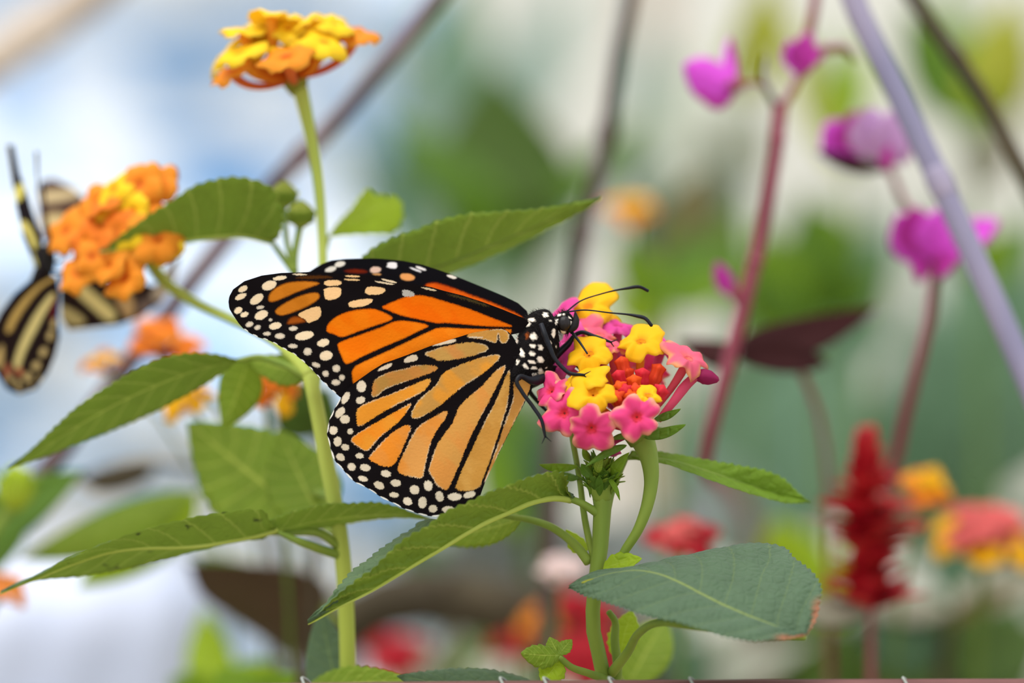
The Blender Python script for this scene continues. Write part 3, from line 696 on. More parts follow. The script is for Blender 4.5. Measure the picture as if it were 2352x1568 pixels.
    FL = [(rounded(Z2((420, 325), (480, 308), (560, 315), (700, 360), (860, 425), (1050, 490), (1200, 555), (1350, 620), (1400, 660), (1350, 720), (800, 600), (400, 420)), 2), (226, 88, 16), dict(rgb2=(240, 106, 18), edge=(96, 26, 6), edgew=5, soft=1.5, grow=3)),
          (rounded(Z1((1210, 225), (1280, 205), (1400, 205), (1480, 235), (1350, 245)), 2), (128, 38, 12), dict(soft=3)),
          (rounded(Z2((300, 700), (900, 760), (1300, 740), (800, 900), (300, 980)), 2), (226, 92, 16), {})]
    for q in ((1190, 155, 52, 26, -12), (1100, 205, 56, 25, -15)): FL.append((el(Z1, *q), (244, 236, 222), dict(jit=.8, soft=1)))
    for p, c in ((((1490, 180), (1590, 180), (1586, 236), (1482, 242)), (244, 208, 186)), (((1500, 246), (1590, 246), (1590, 262), (1520, 260)), (244, 180, 110)), (((1650, 140), (1740, 132), (1750, 190), (1700, 200), (1636, 180), (1655, 165)), (255, 250, 248)),
                 (((1925, 172), (1950, 172), (2035, 205), (2020, 222), (1935, 192)), (255, 248, 244)), (((1858, 188), (1890, 184), (1990, 226), (1970, 238)), (250, 246, 244)), (((1775, 260), (1800, 245), (1870, 248), (1920, 275), (1915, 305), (1850, 320), (1780, 298)), (250, 176, 104))):
        FL.append((rounded(Z1(*p), 1), c, dict(jit=.6, soft=1)))
    FL.append((rounded(Z2((632, 222), (680, 222), (742, 246), (718, 268), (645, 242)), 1), (250, 240, 226), dict(jit=.6)))
    wing('forewing', fo, far, (17, 15, 20), FL, root, step=1.5)
    ho = np.array([RX, RY]) + (hout - np.array([RX, RY])) * 0.955
    wing('hindwing', ho, lambda x, y: 2.4 + 7.0 * dist(x, y) / 680, BLACK,
         [(np.array([RX, RY]) + (p - np.array([RX, RY])) * 0.955, c, {k: v for k, v in o.items() if k != 'pale'}) for p, c, o in H], root, step=2.2)

    # --- body: lofted from dorsal to ventral outline
    dors = np.array([(1082, 958), (1120, 893), (1165, 828), (1192, 765), (1210, 726), (1238, 711), (1260, 712), (1273, 727), (1284, 719), (1299, 713), (1312, 722), (1320, 734)], float)
    vent = np.array([(1086, 966), (1150, 936), (1200, 897), (1240, 868), (1264, 845), (1280, 812), (1284, 785), (1283, 758), (1292, 767), (1304, 766), (1316, 753), (1321, 741)], float)
    yr = np.array([0.6, 1.9, 2.3, 2.8, 3.5, 3.6, 3.2, 2.0, 2.3, 2.3, 1.5, 0.6])
    n, sg = 90, 72
    D_, V_ = resample(dors, n), resample(vent, n)
    yy = np.interp(np.linspace(0, 1, n), np.linspace(0, 1, 12), yr)
    a = np.linspace(0, 2 * np.pi, sg, endpoint=False); pts = []; px = []; py = []; side = []
    for i in range(n):
        c = (D_[i] + V_[i]) / 2; hvec = (D_[i] - V_[i]) / 2
        q = c[None] + np.outer(np.cos(a), hvec); dep = 0.0 - yy[i] * np.sin(a)
        px += list(q[:, 0]); py += list(q[:, 1]); side += list(dep)
        pts += [P(q[k, 0], q[k, 1], dep[k]) for k in range(sg)]
    pts = np.array(pts); px, py = np.array(px), np.array(py)
    F = [(i * sg + j, i * sg + (j + 1) % sg, (i + 1) * sg + (j + 1) % sg, (i + 1) * sg + j) for i in range(n - 1) for j in range(sg)]
    F += [tuple(range(sg))[::-1], tuple((n - 1) * sg + k for k in range(sg))]
    spots = [((745, 505), 40, 36, 0), ((550, 568), 52, 25, 5), ((503, 632), 32, 36, 10), ((895, 592), 20, 42, 15), ((855, 750), 26, 62, 5), ((575, 800), 45, 48, 0), ((320, 840), 38, 68, -25), ((200, 1005), 62, 62, 0), ((408, 1025), 44, 55, -15),
             ((570, 930), 40, 26, 0), ((680, 950), 32, 45, 0), ((563, 1040), 34, 32, 0), ((670, 1120), 46, 44, 0), ((548, 1150), 46, 26, 25), ((355, 1150), 24, 38, -15), ((235, 1180), 46, 56, -20), ((465, 1210), 52, 28, 35), ((585, 1235), 34, 22, 0), ((680, 1290), 32, 54, -25),
             ((578, 1328), 38, 22, 0), ((930, 500), 20, 20, 0), ((1000, 495), 16, 12, 0), ((1078, 648), 26, 66, 25), ((990, 730), 38, 40, 0), ((890, 940), 10, 24, 0), ((800, 880), 14, 22, -20), ((755, 1232), 12, 14, 0), ((1075, 540), 24, 14, 20), ((1120, 505), 10, 16, 0), ((808, 580), 22, 10, 20)]
    SL = [(el(Z4, c[0], c[1], rx, ry, dg), (250, 236, 218), dict(jit=1.6, soft=0.6)) for c, rx, ry, dg in spots]
    SL += [(el(Z4, 490, 790, 26, 44, 0), (140, 66, 20), dict(jit=1.5, soft=2))]
    C = paint(px, py, (15, 11, 12), SL)
    body = obj('body', pts, F, M_BODY, root, cols=C)
    # eyes
    for s in (-1, 1):
        u, v = np.meshgrid(np.linspace(0, np.pi, 14), np.linspace(0, 2 * np.pi, 20, endpoint=False), indexing='ij')
        c = P(1296, 743, s * 1.7); E = np.stack([c[0] + 1.05 * np.sin(u) * np.cos(v), c[1] + s * 0.8 * np.cos(u), c[2] + 1.25 * np.sin(u) * np.sin(v)], 2).reshape(-1, 3)
        EF = [(i * 20 + j, i * 20 + (j + 1) % 20, (i + 1) * 20 + (j + 1) % 20, (i + 1) * 20 + j) for i in range(13) for j in range(20)]
        obj('eye', E, EF, M_EYE, root)
    # palps and proboscis
    for y in (-1.0, 1.0):
        tube('palp', [P(1306, 758, y), P(1317, 752, y), P(1323, 738, y), P(1321, 716, y * .8)], [0.5, 0.65, 0.5, 0.12], M_FUR, root, seg=8, n=12)
    tube('proboscis', [P(1311, 760, -0.3), P(1325, 777, -2), P(1338, 795, -4), P(1349, 812, -5)], [0.3, 0.22, 0.18, 0.14], M_CHITIN, root, seg=8, n=16)
    tube('antenna', [P(1303, 714, 0.9), P(1330, 693, 1.4), P(1380, 675, 2), P(1440, 662, 3), P(1470, 659, 3.2), P(1489, 668, 3.4)], [0.14, 0.12, 0.11, 0.12, 0.16, 0.3, 0.26], M_CHITIN, root, seg=8, n=40)
    tube('antenna', [P(1304, 716, -0.9), P(1335, 712, -1.5), P(1400, 718, -2.2), P(1460, 725, -2.8), P(1482, 731, -3), P(1497, 748, -3.2)], [0.14, 0.12, 0.11, 0.12, 0.16, 0.32, 0.28], M_CHITIN, root, seg=8, n=40)
    legs = [([(1243, 744, -3.5), (1252, 770, -4.6), (1264, 800, -5.0), (1275, 824, -5.4), (1290, 842, -5.8), (1305, 855, -6.2), (1343, 861, -6.6)], [0.42, 0.5, 0.42, 0.34, 0.34, 0.32, 0.2]),
            ([(1262, 835, 1.5), (1282, 812, 2.2), (1305, 790, 2.4), (1324, 767, 2.2), (1333, 763, 2.0), (1365, 772, 1.4), (1405, 786, 1.0)], [0.6, 0.62, 0.55, 0.36, 0.34, 0.32, 0.18]),
            ([(1250, 868, -2.5), (1222, 874, -5.0), (1190, 867, -6.8), (1187, 874, -7.0), (1198, 898, -7.4), (1225, 935, -7.8), (1244, 965, -8.2), (1250, 990, -8.4), (1253, 1004, -8.5)], [0.75, 0.85, 0.5, 0.36, 0.34, 0.33, 0.32, 0.3, 0.2]),
            ([(1250, 866, 2.5), (1228, 880, 5.0), (1215, 890, 6.0), (1238, 925, 6.5), (1262, 950, 6.0)], [0.7, 0.7, 0.4, 0.33, 0.2]),
            ([(1262, 845, 2.8), (1290, 845, 4.5), (1310, 830, 5.0), (1335, 850, 5.0)], [0.6, 0.5, 0.35, 0.2])]
    for pts_, rad in legs:
        pp = [P(*q) for q in pts_]
        parts = [tube_geo(pp, rad, 9, 44)]
        e = pp[-1]; d = unit(pp[-1] - pp[-2])
        for k in (-1, 1):
            w = unit(np.cross(d, (0, 1, 0))) * 0.5 * k
            parts.append(tube_geo([e - d * .2, e + d * 0.5 + w, e + d * 0.9 + w * 1.6], [0.13, 0.1, 0.04], 6, 6))
        V, F2 = join_geo(parts); obj('leg', V, F2, M_CHITIN, root, org=pp[0])
    # fur on thorax and head
    r = np.random.RandomState(3); HV, HF = [], []
    for _ in range(1500):
        i = r.randint(24, n - 6); j = r.randint(sg); p0 = pts[i * sg + j]
        c = (P(*((D_[i] + V_[i]) / 2), 0)); nd = unit(p0 - c)
        if C[i * sg + j][0] > 0.2: continue
        d = unit(nd + r.normal(0, 0.35, 3) + np.array([-0.3, 0, 0])); ln = r.uniform(0.35, 0.95)
        s = unit(np.cross(d, r.normal(0, 1, 3))) * 0.045; s2 = unit(np.cross(d, s)) * 0.045
        b = len(HV); HV += [p0 + s, p0 - s * .5 + s2, p0 - s * .5 - s2, p0 + d * ln + np.array([0, 0, -0.05])]
        HF += [(b, b + 1, b + 3), (b + 1, b + 2, b + 3), (b + 2, b, b + 3)]
    tag(obj('fur', np.array(HV), HF, M_FUR, root), kind='stuff')
    return root
monarch()
# ---------------------------------------------------------------- lantana the monarch sits on
ZL1 = zoomer(1180, 980, 740 / 1973); ZL5 = zoomer(600, 1050, 820 / 2352); ZL8 = zoomer(0, 1000, 800 / 2208); ZF = zoomer(1200, 640, 480 / 1711)
def zd(z, pts, dep):
    """zoom points + depths (scalar or list) -> (px, py, depth)"""
    q = z(*pts); d = np.interp(np.linspace(0, 1, len(q)), np.linspace(0, 1, len(np.atleast_1d(dep))), np.atleast_1d(dep)) if np.ndim(dep) else np.full(len(q), dep)
    return [(a[0], a[1], b) for a, b in zip(q, d)]

def main_lantana():
    root = thing('lantana_plant', (P(1390, 1568, 2)[0], 2, GROUND), 'lantana with the pink and yellow flower head carrying the monarch butterfly', 'flower plant')
    base = (P(1390, 1568, 2)[0], 2.0, GROUND + 0.5)
    tube('stem', [base, P(1392, 1700, 2), P(1382, 1530, 2), P(1362, 1440, 1), P(1366, 1350, 0), P(1378, 1260, 0), P(1382, 1190, 0), P(1384, 1150, 0), P(1378, 1110, 0)],
         [1.8, 1.7, 1.6, 1.5, 1.5, 1.4, 1.35, 1.3, 1.25, 1.2, 1.15, 1.12, 1.5], M_STEM, root, seg=12, n=60, sq=0.06)
    # side shoots
    tube('side_shoot', [P(1405, 1620, 4), P(1418, 1530, 4), P(1412, 1470, 4), P(1412, 1425, 4), P(1398, 1405, 3)], [1.0, 0.9, 0.8, 0.7, 0.5], M_STEM, root)
    tube('side_shoot', [P(1366, 1285, 1), P(1352, 1235, 2), P(1340, 1170, 3), P(1333, 1110, 4), P(1325, 1060, 4.5), P(1314, 990, 5), P(1318, 940, 6)], [0.65, 0.6, 0.55, 0.5, 0.5, 0.5, 0.4], M_STEM, root, n=30)
    tube('side_shoot', [P(1392, 1560, 1), P(1350, 1545, -2), P(1310, 1530, -4), P(1285, 1508, -5)], [0.75, 0.65, 0.6, 0.5], M_STEM, root)
    tube('peduncle', [P(1415, 1305, -1), P(1432, 1270, -2), P(1466, 1215, -3), P(1489, 1150, -3), P(1496, 1095, -2.5), P(1489, 1045, -2), P(1476, 1010, -1)], [0.6, 0.75, 0.85, 1.0, 1.15, 1.45, 2.0], M_STEM, root, seg=12, n=40)
    # leaf folded along its midrib, seen from below
    leaf('leaf', zd(ZL5, [(2040, 275), (2018, 200), (2022, 140), (1975, 102), (1900, 98), (1800, 128), (1650, 178), (1560, 210), (1460, 258), (1380, 290), (1240, 350), (1100, 450), (980, 520), (820, 650), (740, 740), (640, 800), (520, 900), (420, 990), (310, 1100)], [-2, -9, -13, -14, -14, -13, -10]),
         zd(ZL5, [(2040, 278), (1950, 265), (1800, 288), (1650, 350), (1450, 440), (1200, 590), (950, 740), (700, 890), (500, 990), (310, 1100)], [-1, -5, -8, -9, -10, -10]),
         zd(ZL5, [(2040, 278), (1960, 240), (1800, 270), (1600, 330), (1400, 395), (1180, 425), (1050, 425), (1000, 475), (900, 525), (830, 580), (760, 630), (690, 685), (610, 745), (550, 805), (500, 870), (450, 935), (310, 1100)], [-1, 2, 4, 4, 2, -2, -6, -10]),
         (LM['lantana_under'], LM['lantana_top']), root, nu=170, nv=14, serr=(34, 0.75), pucker=-1.0, veins=8, lean=0.2, rib=(.55, 1, M_STEMY))
    tube('petiole', [P(1381, 1183, 0), P(1360, 1170, -0.5), P(1335, 1155, -1), P(1311, 1146, -1.2), P(1280, 1142, -3)], [0.9, 0.7, 0.6, 0.55, 0.4], M_STEM, root)
    # right leaf behind the flower stalk
    leaf('leaf', zd(ZL1, [(690, 190), (720, 152), (850, 150), (1000, 170), (1200, 205), (1400, 240), (1560, 272), (1660, 320), (1720, 380), (1812, 462)], [5, 11, 15, 18]),
         zd(ZL1, [(690, 190), (820, 196), (1000, 225), (1200, 285), (1400, 350), (1600, 415), (1812, 463)], [5, 7, 10, 15, 18]),
         zd(ZL1, [(690, 190), (800, 212), (900, 224), (1050, 272), (1200, 328), (1400, 398), (1550, 442), (1680, 472), (1812, 464)], [5, 4, 5, 10, 18]),
         (LM['lantana_top'], LM['mid']), root, nu=90, nv=8, serr=(26, 0.45), pucker=-0.4, veins=9, rib=(.4, -1, M_STEM))  # mid underside: lantana_under retoned to carry this leaf's lighting in its colour
    tube('petiole', [P(1390, 1180, 0), P(1402, 1135, 2), P(1420, 1090, 4), P(1439, 1051, 5)], [0.9, 0.7, 0.6, 0.4], M_STEM, root)
    # broad leaf seen from above with the scorched end
    leaf('leaf', zd(ZL1, [(1790, 1285), (1845, 1200), (1876, 1080), (1884, 990), (1850, 915), (1780, 850), (1705, 790), (1672, 750), (1600, 722), (1450, 714), (1250, 745), (1050, 790), (900, 830), (770, 868), (600, 880), (450, 915), (348, 988)], [-22, -16, -10, -4, -2, -2, -4, -8]),
         zd(ZL1, [(1790, 1285), (1640, 1235), (1500, 1185), (1350, 1125), (1200, 1055), (1050, 975), (920, 915), (770, 882), (560, 908), (348, 988)], [-22, -21, -19, -16, -12, -9]),
         zd(ZL1, [(1790, 1285), (1690, 1300), (1560, 1310), (1450, 1314), (1300, 1290), (1150, 1245), (1000, 1200), (830, 1165), (680, 1114), (560, 1074), (430, 1034), (348, 990)], [-22, -27, -28, -26, -22, -16, -9]),
         (LM['lantana_top_scorched'], LM['lantana_under']), root, nu=190, nv=16, serr=(44, 0.6), pucker=0.55, veins=9, lean=0.22)
    tube('petiole', [P(1405, 1545, 2), P(1440, 1500, -2), P(1466, 1455, -8), P(1510, 1430, -14), P(1600, 1440, -20), P(1720, 1455, -23), P(1850, 1464, -22)], [0.9, 0.75, 0.65, 0.6, 0.6, 0.6, 0.4], M_STEM, root, n=36)
    gleaf('torn_flap', (1405, 1319, -11.5), (1440, 1328, -12.5), 12, LM['dark'], root, tilt=0.5, sag=-0.15, nu=14)
    gleaf('torn_flap', (1368, 1330, -11), (1334, 1338, -11), 9, LM['yellow'], root, tilt=0.4, nu=12)
    # left petiole running behind the folded leaf, to a leaf of which only the stalk shows
    tube('petiole', [P(1352, 1290, 1), P(1320, 1250, 3), P(1270, 1212, 5), P(1220, 1194, 7), P(1150, 1184, 9)], [0.9, 0.75, 0.65, 0.55, 0.4], M_STEM, root)
    gleaf('leaf', (1200, 1190, 8), (975, 1235, 24), 60, LM['lantana_under'], root, tilt=0.8, serr=(14, 0.5), nu=40)
    # small bright leaves low on the stem
    gleaf('leaf', (1385, 1305, -2), (1475, 1282, -3), 46, LM['bright'], root, tilt=0.4, serr=(5, 0.9), nu=30)
    gleaf('leaf', (1345, 1270, 4), (1300, 1215, 7), 40, LM['bright'], root, tilt=0.4, serr=(5, 0.7), nu=24)
    gleaf('leaf', (1290, 1505, -5), (1196, 1500, -9), 52, (LM['lantana_under'], LM['lantana_under']), root, tilt=0.5, fold=0.3, nu=26, serr=(6, 0.4))
    gleaf('leaf', (1284, 1504, -5), (1262, 1462, -2), 44, (LM['lantana_under'], LM['lantana_under']), root, tilt=0.4, fold=0.2, nu=26, serr=(6, 0.4))
    gleaf('leaf', (1284, 1504, -5), (1314, 1468, -4), 32, (LM['lantana_under'], LM['lantana_under']), root, tilt=0.4, fold=0.2, nu=26, serr=(6, 0.4))
    gleaf('leaf', (1288, 1512, -4), (1245, 1568, -7), 60, (LM['bright'], LM['bright']), root, tilt=0.3, fold=0.2, nu=26, serr=(6, 0.5))
    gleaf('leaf', (1420, 1520, 8), (1452, 1400, 12), 70, LM['bright'], root, tilt=0.3, serr=(8, 0.6), nu=30)
    gleaf('leaf', (1440, 1580, 40), (1530, 1420, 48), 120, LM['lantana_under'], root, tilt=0.3, nu=30)
    tube('petiole', [P(1392, 1640, 3), P(1415, 1610, 20), P(1440, 1580, 40)], [0.8, 0.7, 0.5], M_STEM, root)
    # crown of unopened bracts at the top of the stem
    r = np.random.RandomState(11); top = P(1376, 1095, 0)
    V, F = tube_geo([P(1384, 1150, 0), P(1380, 1120, 0), P(1374, 1090, 0), P(1372, 1068, 0)], [1.4, 2.0, 2.0, 1.0], 14, 14)
    obj('bud_core', V, F, M_STEM, root)
    for k in range(110):
        pol = r.uniform(0.1, 2.2); az = r.uniform(0, 6.28); d = np.array([math.sin(pol) * math.cos(az), math.sin(pol) * math.sin(az), math.cos(pol)])
        leaf3('bract', top + d * np.array([2.0, 2.0, 2.2]) * r.uniform(0.7, 1.05) + np.array([0, 0, -1.0]), d * np.array([1, 1, .6]) + (0, 0, 1.0) + r.normal(0, .25, 3), r.uniform(1.8, 3.6), r.uniform(0.9, 1.8), LM[['deep', 'mid', 'deep', 'lantana_under'][k % 4]], root, side=(-d[1], d[0], 0.1))
    for k in range(34):
        az = k * 2.4 + r.uniform(-.3, .3); d = np.array([math.cos(az), math.sin(az), 0.0]); c = P(1381, 1128 + r.uniform(-22, 16), 0)
        leaf3('bract', c + d * r.uniform(1.2, 1.9), d * .55 + (0, 0, 1.0) + r.normal(0, .15, 3), r.uniform(2.4, 4.4), r.uniform(1.1, 2.0), LM[['mid', 'deep', 'lantana_under'][k % 3]], root, side=(-d[1], d[0], 0.1))
    for b, t, w, m in (((1330, 1070, 2), (1238, 1066, -1), 20, 'mid'), ((1330, 1098, 3), (1270, 1080, 5), 18, 'deep'), ((1405, 1100, -1), (1446, 1038, -3), 26, 'mid'), ((1395, 1095, -2), (1424, 1150, -3), 12, 'mid'), ((1385, 1092, 0), (1405, 1050, 1), 20, 'lantana_under'), ((1355, 1060, -1), (1340, 1020, 0), 16, 'mid'), ((1362, 1095, -3), (1335, 1065, -4), 24, 'deep'), ((1372, 1085, -4), (1385, 1050, -5), 20, 'lantana_under')):
        gleaf('bract', b, t, w, LM[m], root, tilt=0.4, sag=0.18, nu=16)
    # --- flower head
    ctr = P(1462, 988, -0.5)
    V, F = tube_geo([P(1474, 1018, -1), P(1468, 1000, -0.8), P(1460, 975, -0.5), P(1455, 958, -0.5)], [2.0, 2.5, 2.6, 1.4], 14, 14)
    head = obj('flower_head', V, F, M_PETAL, root, cols=np.tile(lin((132, 150, 60)), (len(V), 1)), org=ctr)
    FL = [((1472, 783, 0), (0, -.55, .83), 4.0, 'yellow', 0.0), ((1352, 812, -2), (-.15, -.65, .75), 3.9, 'yellow', 0.6), ((1337, 868, -6), (-.2, -.38, .9), 3.9, 'yellow', 0.2), ((1362, 903, -9), (-.05, -.68, .72), 4.1, 'yellow', 0.9),
          ((1489, 908, -9), (.1, -.5, .86), 2.3, 'yellow', 0.4), ((1350, 703, 10), (-.1, -.62, .78), 4.1, 'yellow', 0.0), ((1388, 720, 11), (.3, -.3, .9), 3.5, 'yellow', 0.7),
          ((1463, 957, -11), (0, -.98, .1), 3.8, 'pink', 0.3), ((1295, 948, -8), (-.3, -.93, .15), 4.0, 'pink', 0.8), ((1358, 984, -10), (-.1, -.92, -.3), 4.0, 'pink', 0.1), ((1264, 896, -5), (-.55, -.65, .5), 3.3, 'pink', 0.5), ((1312, 905, -6), (-.3, -.85, .35), 2.8, 'pink', 0.9),
          ((1582, 822, -1), (.35, -.45, .82), 3.9, 'blush', 0.6), ((1336, 760, 6), (-.2, -.5, .8), 3.4, 'blush', 0.3), ((1380, 768, 5), (.25, -.4, .85), 2.9, 'blush', 0.6), ((1408, 794, 2), (.05, -.2, .97), 2.7, 'blush', 0.2),
          ((1527, 788, 6), (.35, -.2, .9), 3.5, 'magenta', 0.1), ((1420, 748, 9), (.1, -.25, .95), 3.3, 'magenta', 0.8), ((1285, 716, 9), (-.5, -.35, .8), 3.0, 'magenta', 0.4), ((1296, 790, 5), (-.6, -.45, .6), 3.1, 'magenta', 0.4), ((1284, 836, 3), (-.7, -.5, .4), 3.0, 'magenta', 0.9),
          ((1388, 1032, 0), (-.55, -.4, -.7), 3.0, 'magenta', 0.2), ((1440, 800, 15), (0, .5, .8), 3.5, 'pink', 0.2), ((1500, 850, 15), (.4, .7, .5), 3.5, 'pink', 0.2), ((1395, 890, 15), (-.4, .8, .3), 3.5, 'pink', 0.2), ((1450, 930, 16), (0, .97, .1), 3.5, 'pink', 0.2)]
    for k, (m, nrm, R, sch, roll) in enumerate(FL):
        mouth = P(*m); off = unit(mouth - ctr) * 2.0
        floret(head, ctr + off, mouth, nrm, R * (1.06 if sch == 'yellow' else 1.02), sch, nl=5 if sch in ('pink',) else 4, roll=roll if sch == 'pink' else (roll - .45) * .8, cup=-0.02, ruf=0.16 if sch in ('pink', 'blush') else 0.08, seed=40 + k, nring=8, nang=56)
    r = np.random.RandomState(2)
    for k, (x, y, d) in enumerate([(1428, 826, -1), (1419, 856, -4), (1421, 884, -6), (1418, 908, -8), (1476, 852, -3), (1456, 868, -5), (1514, 842, -1), (1521, 892, -5), (1447, 906, -8), (1459, 890, -7), (1436, 892, -7), (1470, 880, -2), (1440, 850, -1), (1498, 870, 1)]):
        t = P(x, y, d); c = [((206, 40, 60), (240, 84, 40)), ((200, 36, 66), (226, 52, 66)), ((206, 50, 50), (242, 96, 30))][k % 3]
        bud(head, ctr + unit(t - ctr) * 2.0, t, 0.95 + r.uniform(-.1, .15), *c)
    # wilting bud on the far right tube
    V, F = tube_geo([P(1512, 965, -1), P(1545, 925, -1), P(1580, 880, 0), P(1600, 862, 0)], [0.55, 0.7, 0.9, 0.8], 10, 16)
    obj('floret_tube', V, F, M_PETAL, head, cols=np.tile(lin((216, 80, 112)), (len(V), 1)))
    V, F = tube_geo([P(1596, 866, 0), P(1612, 864, 0), P(1632, 868, 0), P(1648, 872, 0)], [0.6, 1.3, 1.2, 0.5], 10, 12, sq=0.15)
    obj('wilted_bud', V, F, M_PETAL, head, cols=np.tile(lin((150, 34, 84)), (len(V), 1)))
    for b, t, w in (((1478, 1005, -4), (1576, 974, -7), 24), ((1500, 965, -2), (1564, 938, -3), 18), ((1440, 1022, -3), (1344, 1072, -8), 18), ((1445, 1000, -3), (1400, 1010, -5), 14), ((1480, 985, 4), (1535, 985, 10), 18)):
        gleaf('bract', b, t, w, LM['deep'], head, tilt=0.5, sag=-0.12, nu=20)
    return root
main_lantana()

# ---------------------------------------------------------------- taller lantana behind the monarch
def tall_lantana():
    bx = P(800, 1568, 22)[0]
    root = thing('lantana_plant', (bx, 22, GROUND), 'tall lantana with yellow and orange flower heads, standing behind the monarch wings', 'flower plant')
    tube('stem', [(bx, 22, GROUND + .5), P(801, 1700, 22), P(799, 1560, 22), P(796, 1420, 21), P(788, 1290, 20), P(772, 1170, 20), P(752, 1070, 20), P(730, 950, 20), P(712, 862, 20)], [2.0, 1.7, 1.45, 1.4, 1.4, 1.3, 1.3, 1.3, 1.2], M_STEMY, root, seg=12, n=60, sq=0.05)
    tube('peduncle', [P(712, 864, 20), P(660, 806, 26), P(600, 765, 33), P(520, 728, 40), P(440, 690, 45), P(370, 638, 48), P(338, 590, 48)], [1.1, 0.95, 0.85, 0.8, 0.85, 0.95, 1.2], M_STEMY, root, n=40)
    tube('peduncle', [P(722, 900, 21), P(735, 800, 26), P(741, 690, 31), P(741, 580, 34), P(733, 440, 36), P(715, 320, 38), P(690, 205, 39)], [0.9, 0.85, 0.8, 0.8, 0.9, 1.0, 1.4], M_STEMY, root, n=40)
    tube('side_shoot', [P(728, 930, 20), P(705, 800, 28), P(684, 680, 34), P(676, 600, 36), P(690, 515, 38)], [0.9, 0.75, 0.7, 0.65, 0.6], M_STEM, root, n=30)
    tube('side_shoot', [P(678, 620, 35), P(660, 560, 39), P(652, 480, 42)], [0.6, 0.5, 0.5], M_STEM, root)
    flower_head(root, P(678, 182, 39), (-0.1, -0.3, 1), 24, ['lemon', 'lemon', 'lemon', 'lemon', 'lemon', 'lemon', 'orange'], scale=1.12, spread=1.5, seed=3)
    flower_head(root, P(322, 580, 48), (-0.5, -0.75, 0.45), 30, ['tangerine', 'orange', 'lemon', 'orange', 'orange', 'lemon'], scale=1.1, spread=1.4, seed=8)
    for (x, y, d) in ((652, 447, 42), (691, 492, 38)):
        c = P(x, y, d); V, F = tube_geo([c - (0, 0, 2.2), c - (0, 0, .8), c + (0, 0, .8), c + (0, 0, 2.0)], [0.9, 2.0, 2.4, 2.4, 2.0, 1.0], 14, 16)
        b = obj('flower_bud', V, F, M_PETAL, root, cols=np.tile(lin((164, 176, 74)), (len(V), 1)))
        for k in range(12):
            a = k * 0.524; dd = np.array([math.cos(a), math.sin(a), 0.7]); leaf3('bract', c + dd * (2.1, 2.1, 0) - (0, 0, 1.6), dd * (.3, .3, 0) + (0, 0, 1), 2.4, 1.2, LM['lantana_under'], b, side=(-dd[1], dd[0], 0))
    kw = dict(nu=100, nv=8)
    # upper left leaf, lit through
    leaf('leaf', [(628, 556, 38), (642, 540, 32), (649, 500, 29), (641, 458, 28), (620, 430, 27), (580, 412, 27), (530, 407, 27), (480, 416, 28), (440, 430, 29), (400, 458, 31), (350, 488, 33), (300, 524, 35), (228, 579, 38)],
         [(628, 556, 38), (560, 541, 37), (480, 546, 37), (400, 556, 37), (320, 566, 37), (228, 579, 38)],
         [(628, 556, 38), (560, 546, 42), (500, 549, 44), (420, 562, 45), (340, 580, 44), (280, 581, 41), (228, 579, 38)], (LM['lantana_under'], LM['lantana_top']), root, serr=(24, 0.7), pucker=-0.5, veins=9, rib=(.45, 1, M_STEMY), **kw)
    tube('petiole', [P(676, 625, 35), P(650, 590, 37), P(622, 553, 38)], [0.7, 0.6, 0.4], M_STEM, root)
    # leaf reaching right above the wing
    leaf('leaf', [(835, 640, 27), (828, 596, 24), (860, 566, 22), (900, 545, 21), (960, 524, 20), (1000, 507, 20), (1070, 490, 20), (1150, 484, 21), (1230, 478, 22), (1300, 468, 24), (1382, 452, 26)],
         [(835, 640, 27), (900, 634, 27), (980, 618, 27), (1060, 590, 26), (1150, 552, 26), (1260, 505, 26), (1382, 452, 26)],
         [(835, 640, 27), (920, 650, 30), (1000, 637, 32), (1060, 618, 32), (1120, 594, 31), (1200, 556, 30), (1290, 510, 28), (1340, 481, 27), (1382, 452, 26)], (LM['lantana_top'], LM['lantana_under']), root, serr=(24, 0.55), pucker=-0.5, veins=8, rib=(.4, -1, M_STEM), **kw)
    tube('petiole', [P(726, 850, 22), P(770, 730, 26), P(800, 670, 27), P(838, 640, 27)], [0.8, 0.7, 0.6, 0.4], M_STEM, root)
    # small pale leaf with a blunt end
    leaf('leaf', [(752, 545, 44), (775, 512, 46), (805, 480, 48), (830, 445, 50), (845, 432, 50), (862, 446, 50), (885, 446, 50)], [(752, 545, 44), (800, 515, 45), (850, 488, 47), (890, 460, 50)], [(752, 545, 44), (800, 540, 44), (860, 538, 45), (905, 534, 47), (922, 512, 48), (926, 480, 49), (912, 452, 50), (892, 447, 50)], (LM['bright'], LM['bright']), root, nu=50, nv=6, veins=7, serr=(9, .4))
    tube('petiole', [P(740, 640, 33), P(742, 590, 39), P(754, 544, 44)], [0.6, 0.5, 0.4], M_STEM, root)
    # long leaf to the left below the peduncle
    leaf('leaf', [(550, 827, 27), (500, 814, 24), (440, 811, 22), (380, 820, 21), (320, 845, 21), (250, 885, 22), (180, 932, 23), (120, 986, 25), (70, 1034, 27), (15, 1078, 29)],
         [(550, 827, 27), (450, 850, 25), (350, 888, 25), (250, 936, 26), (150, 996, 27), (80, 1042, 28), (15, 1078, 29)],
         [(550, 827, 27), (505, 862, 29), (440, 902, 31), (380, 935, 32), (300, 972, 33), (220, 1005, 33), (150, 1032, 32), (80, 1058, 30), (15, 1078, 29)], (LM['lantana_under'], LM['lantana_top']), root, serr=(26, 0.5), pucker=-0.3, veins=9, **kw)
    tube('petiole', [P(711, 866, 20), P(640, 832, 25), P(590, 820, 27), P(545, 828, 27)], [0.8, 0.7, 0.6, 0.4], M_STEM, root)
    gleaf('leaf', (705, 858, 22), (556, 822, 36), 72, LM['lantana_under'], root, tilt=0.3, nu=30, serr=(8, .4))
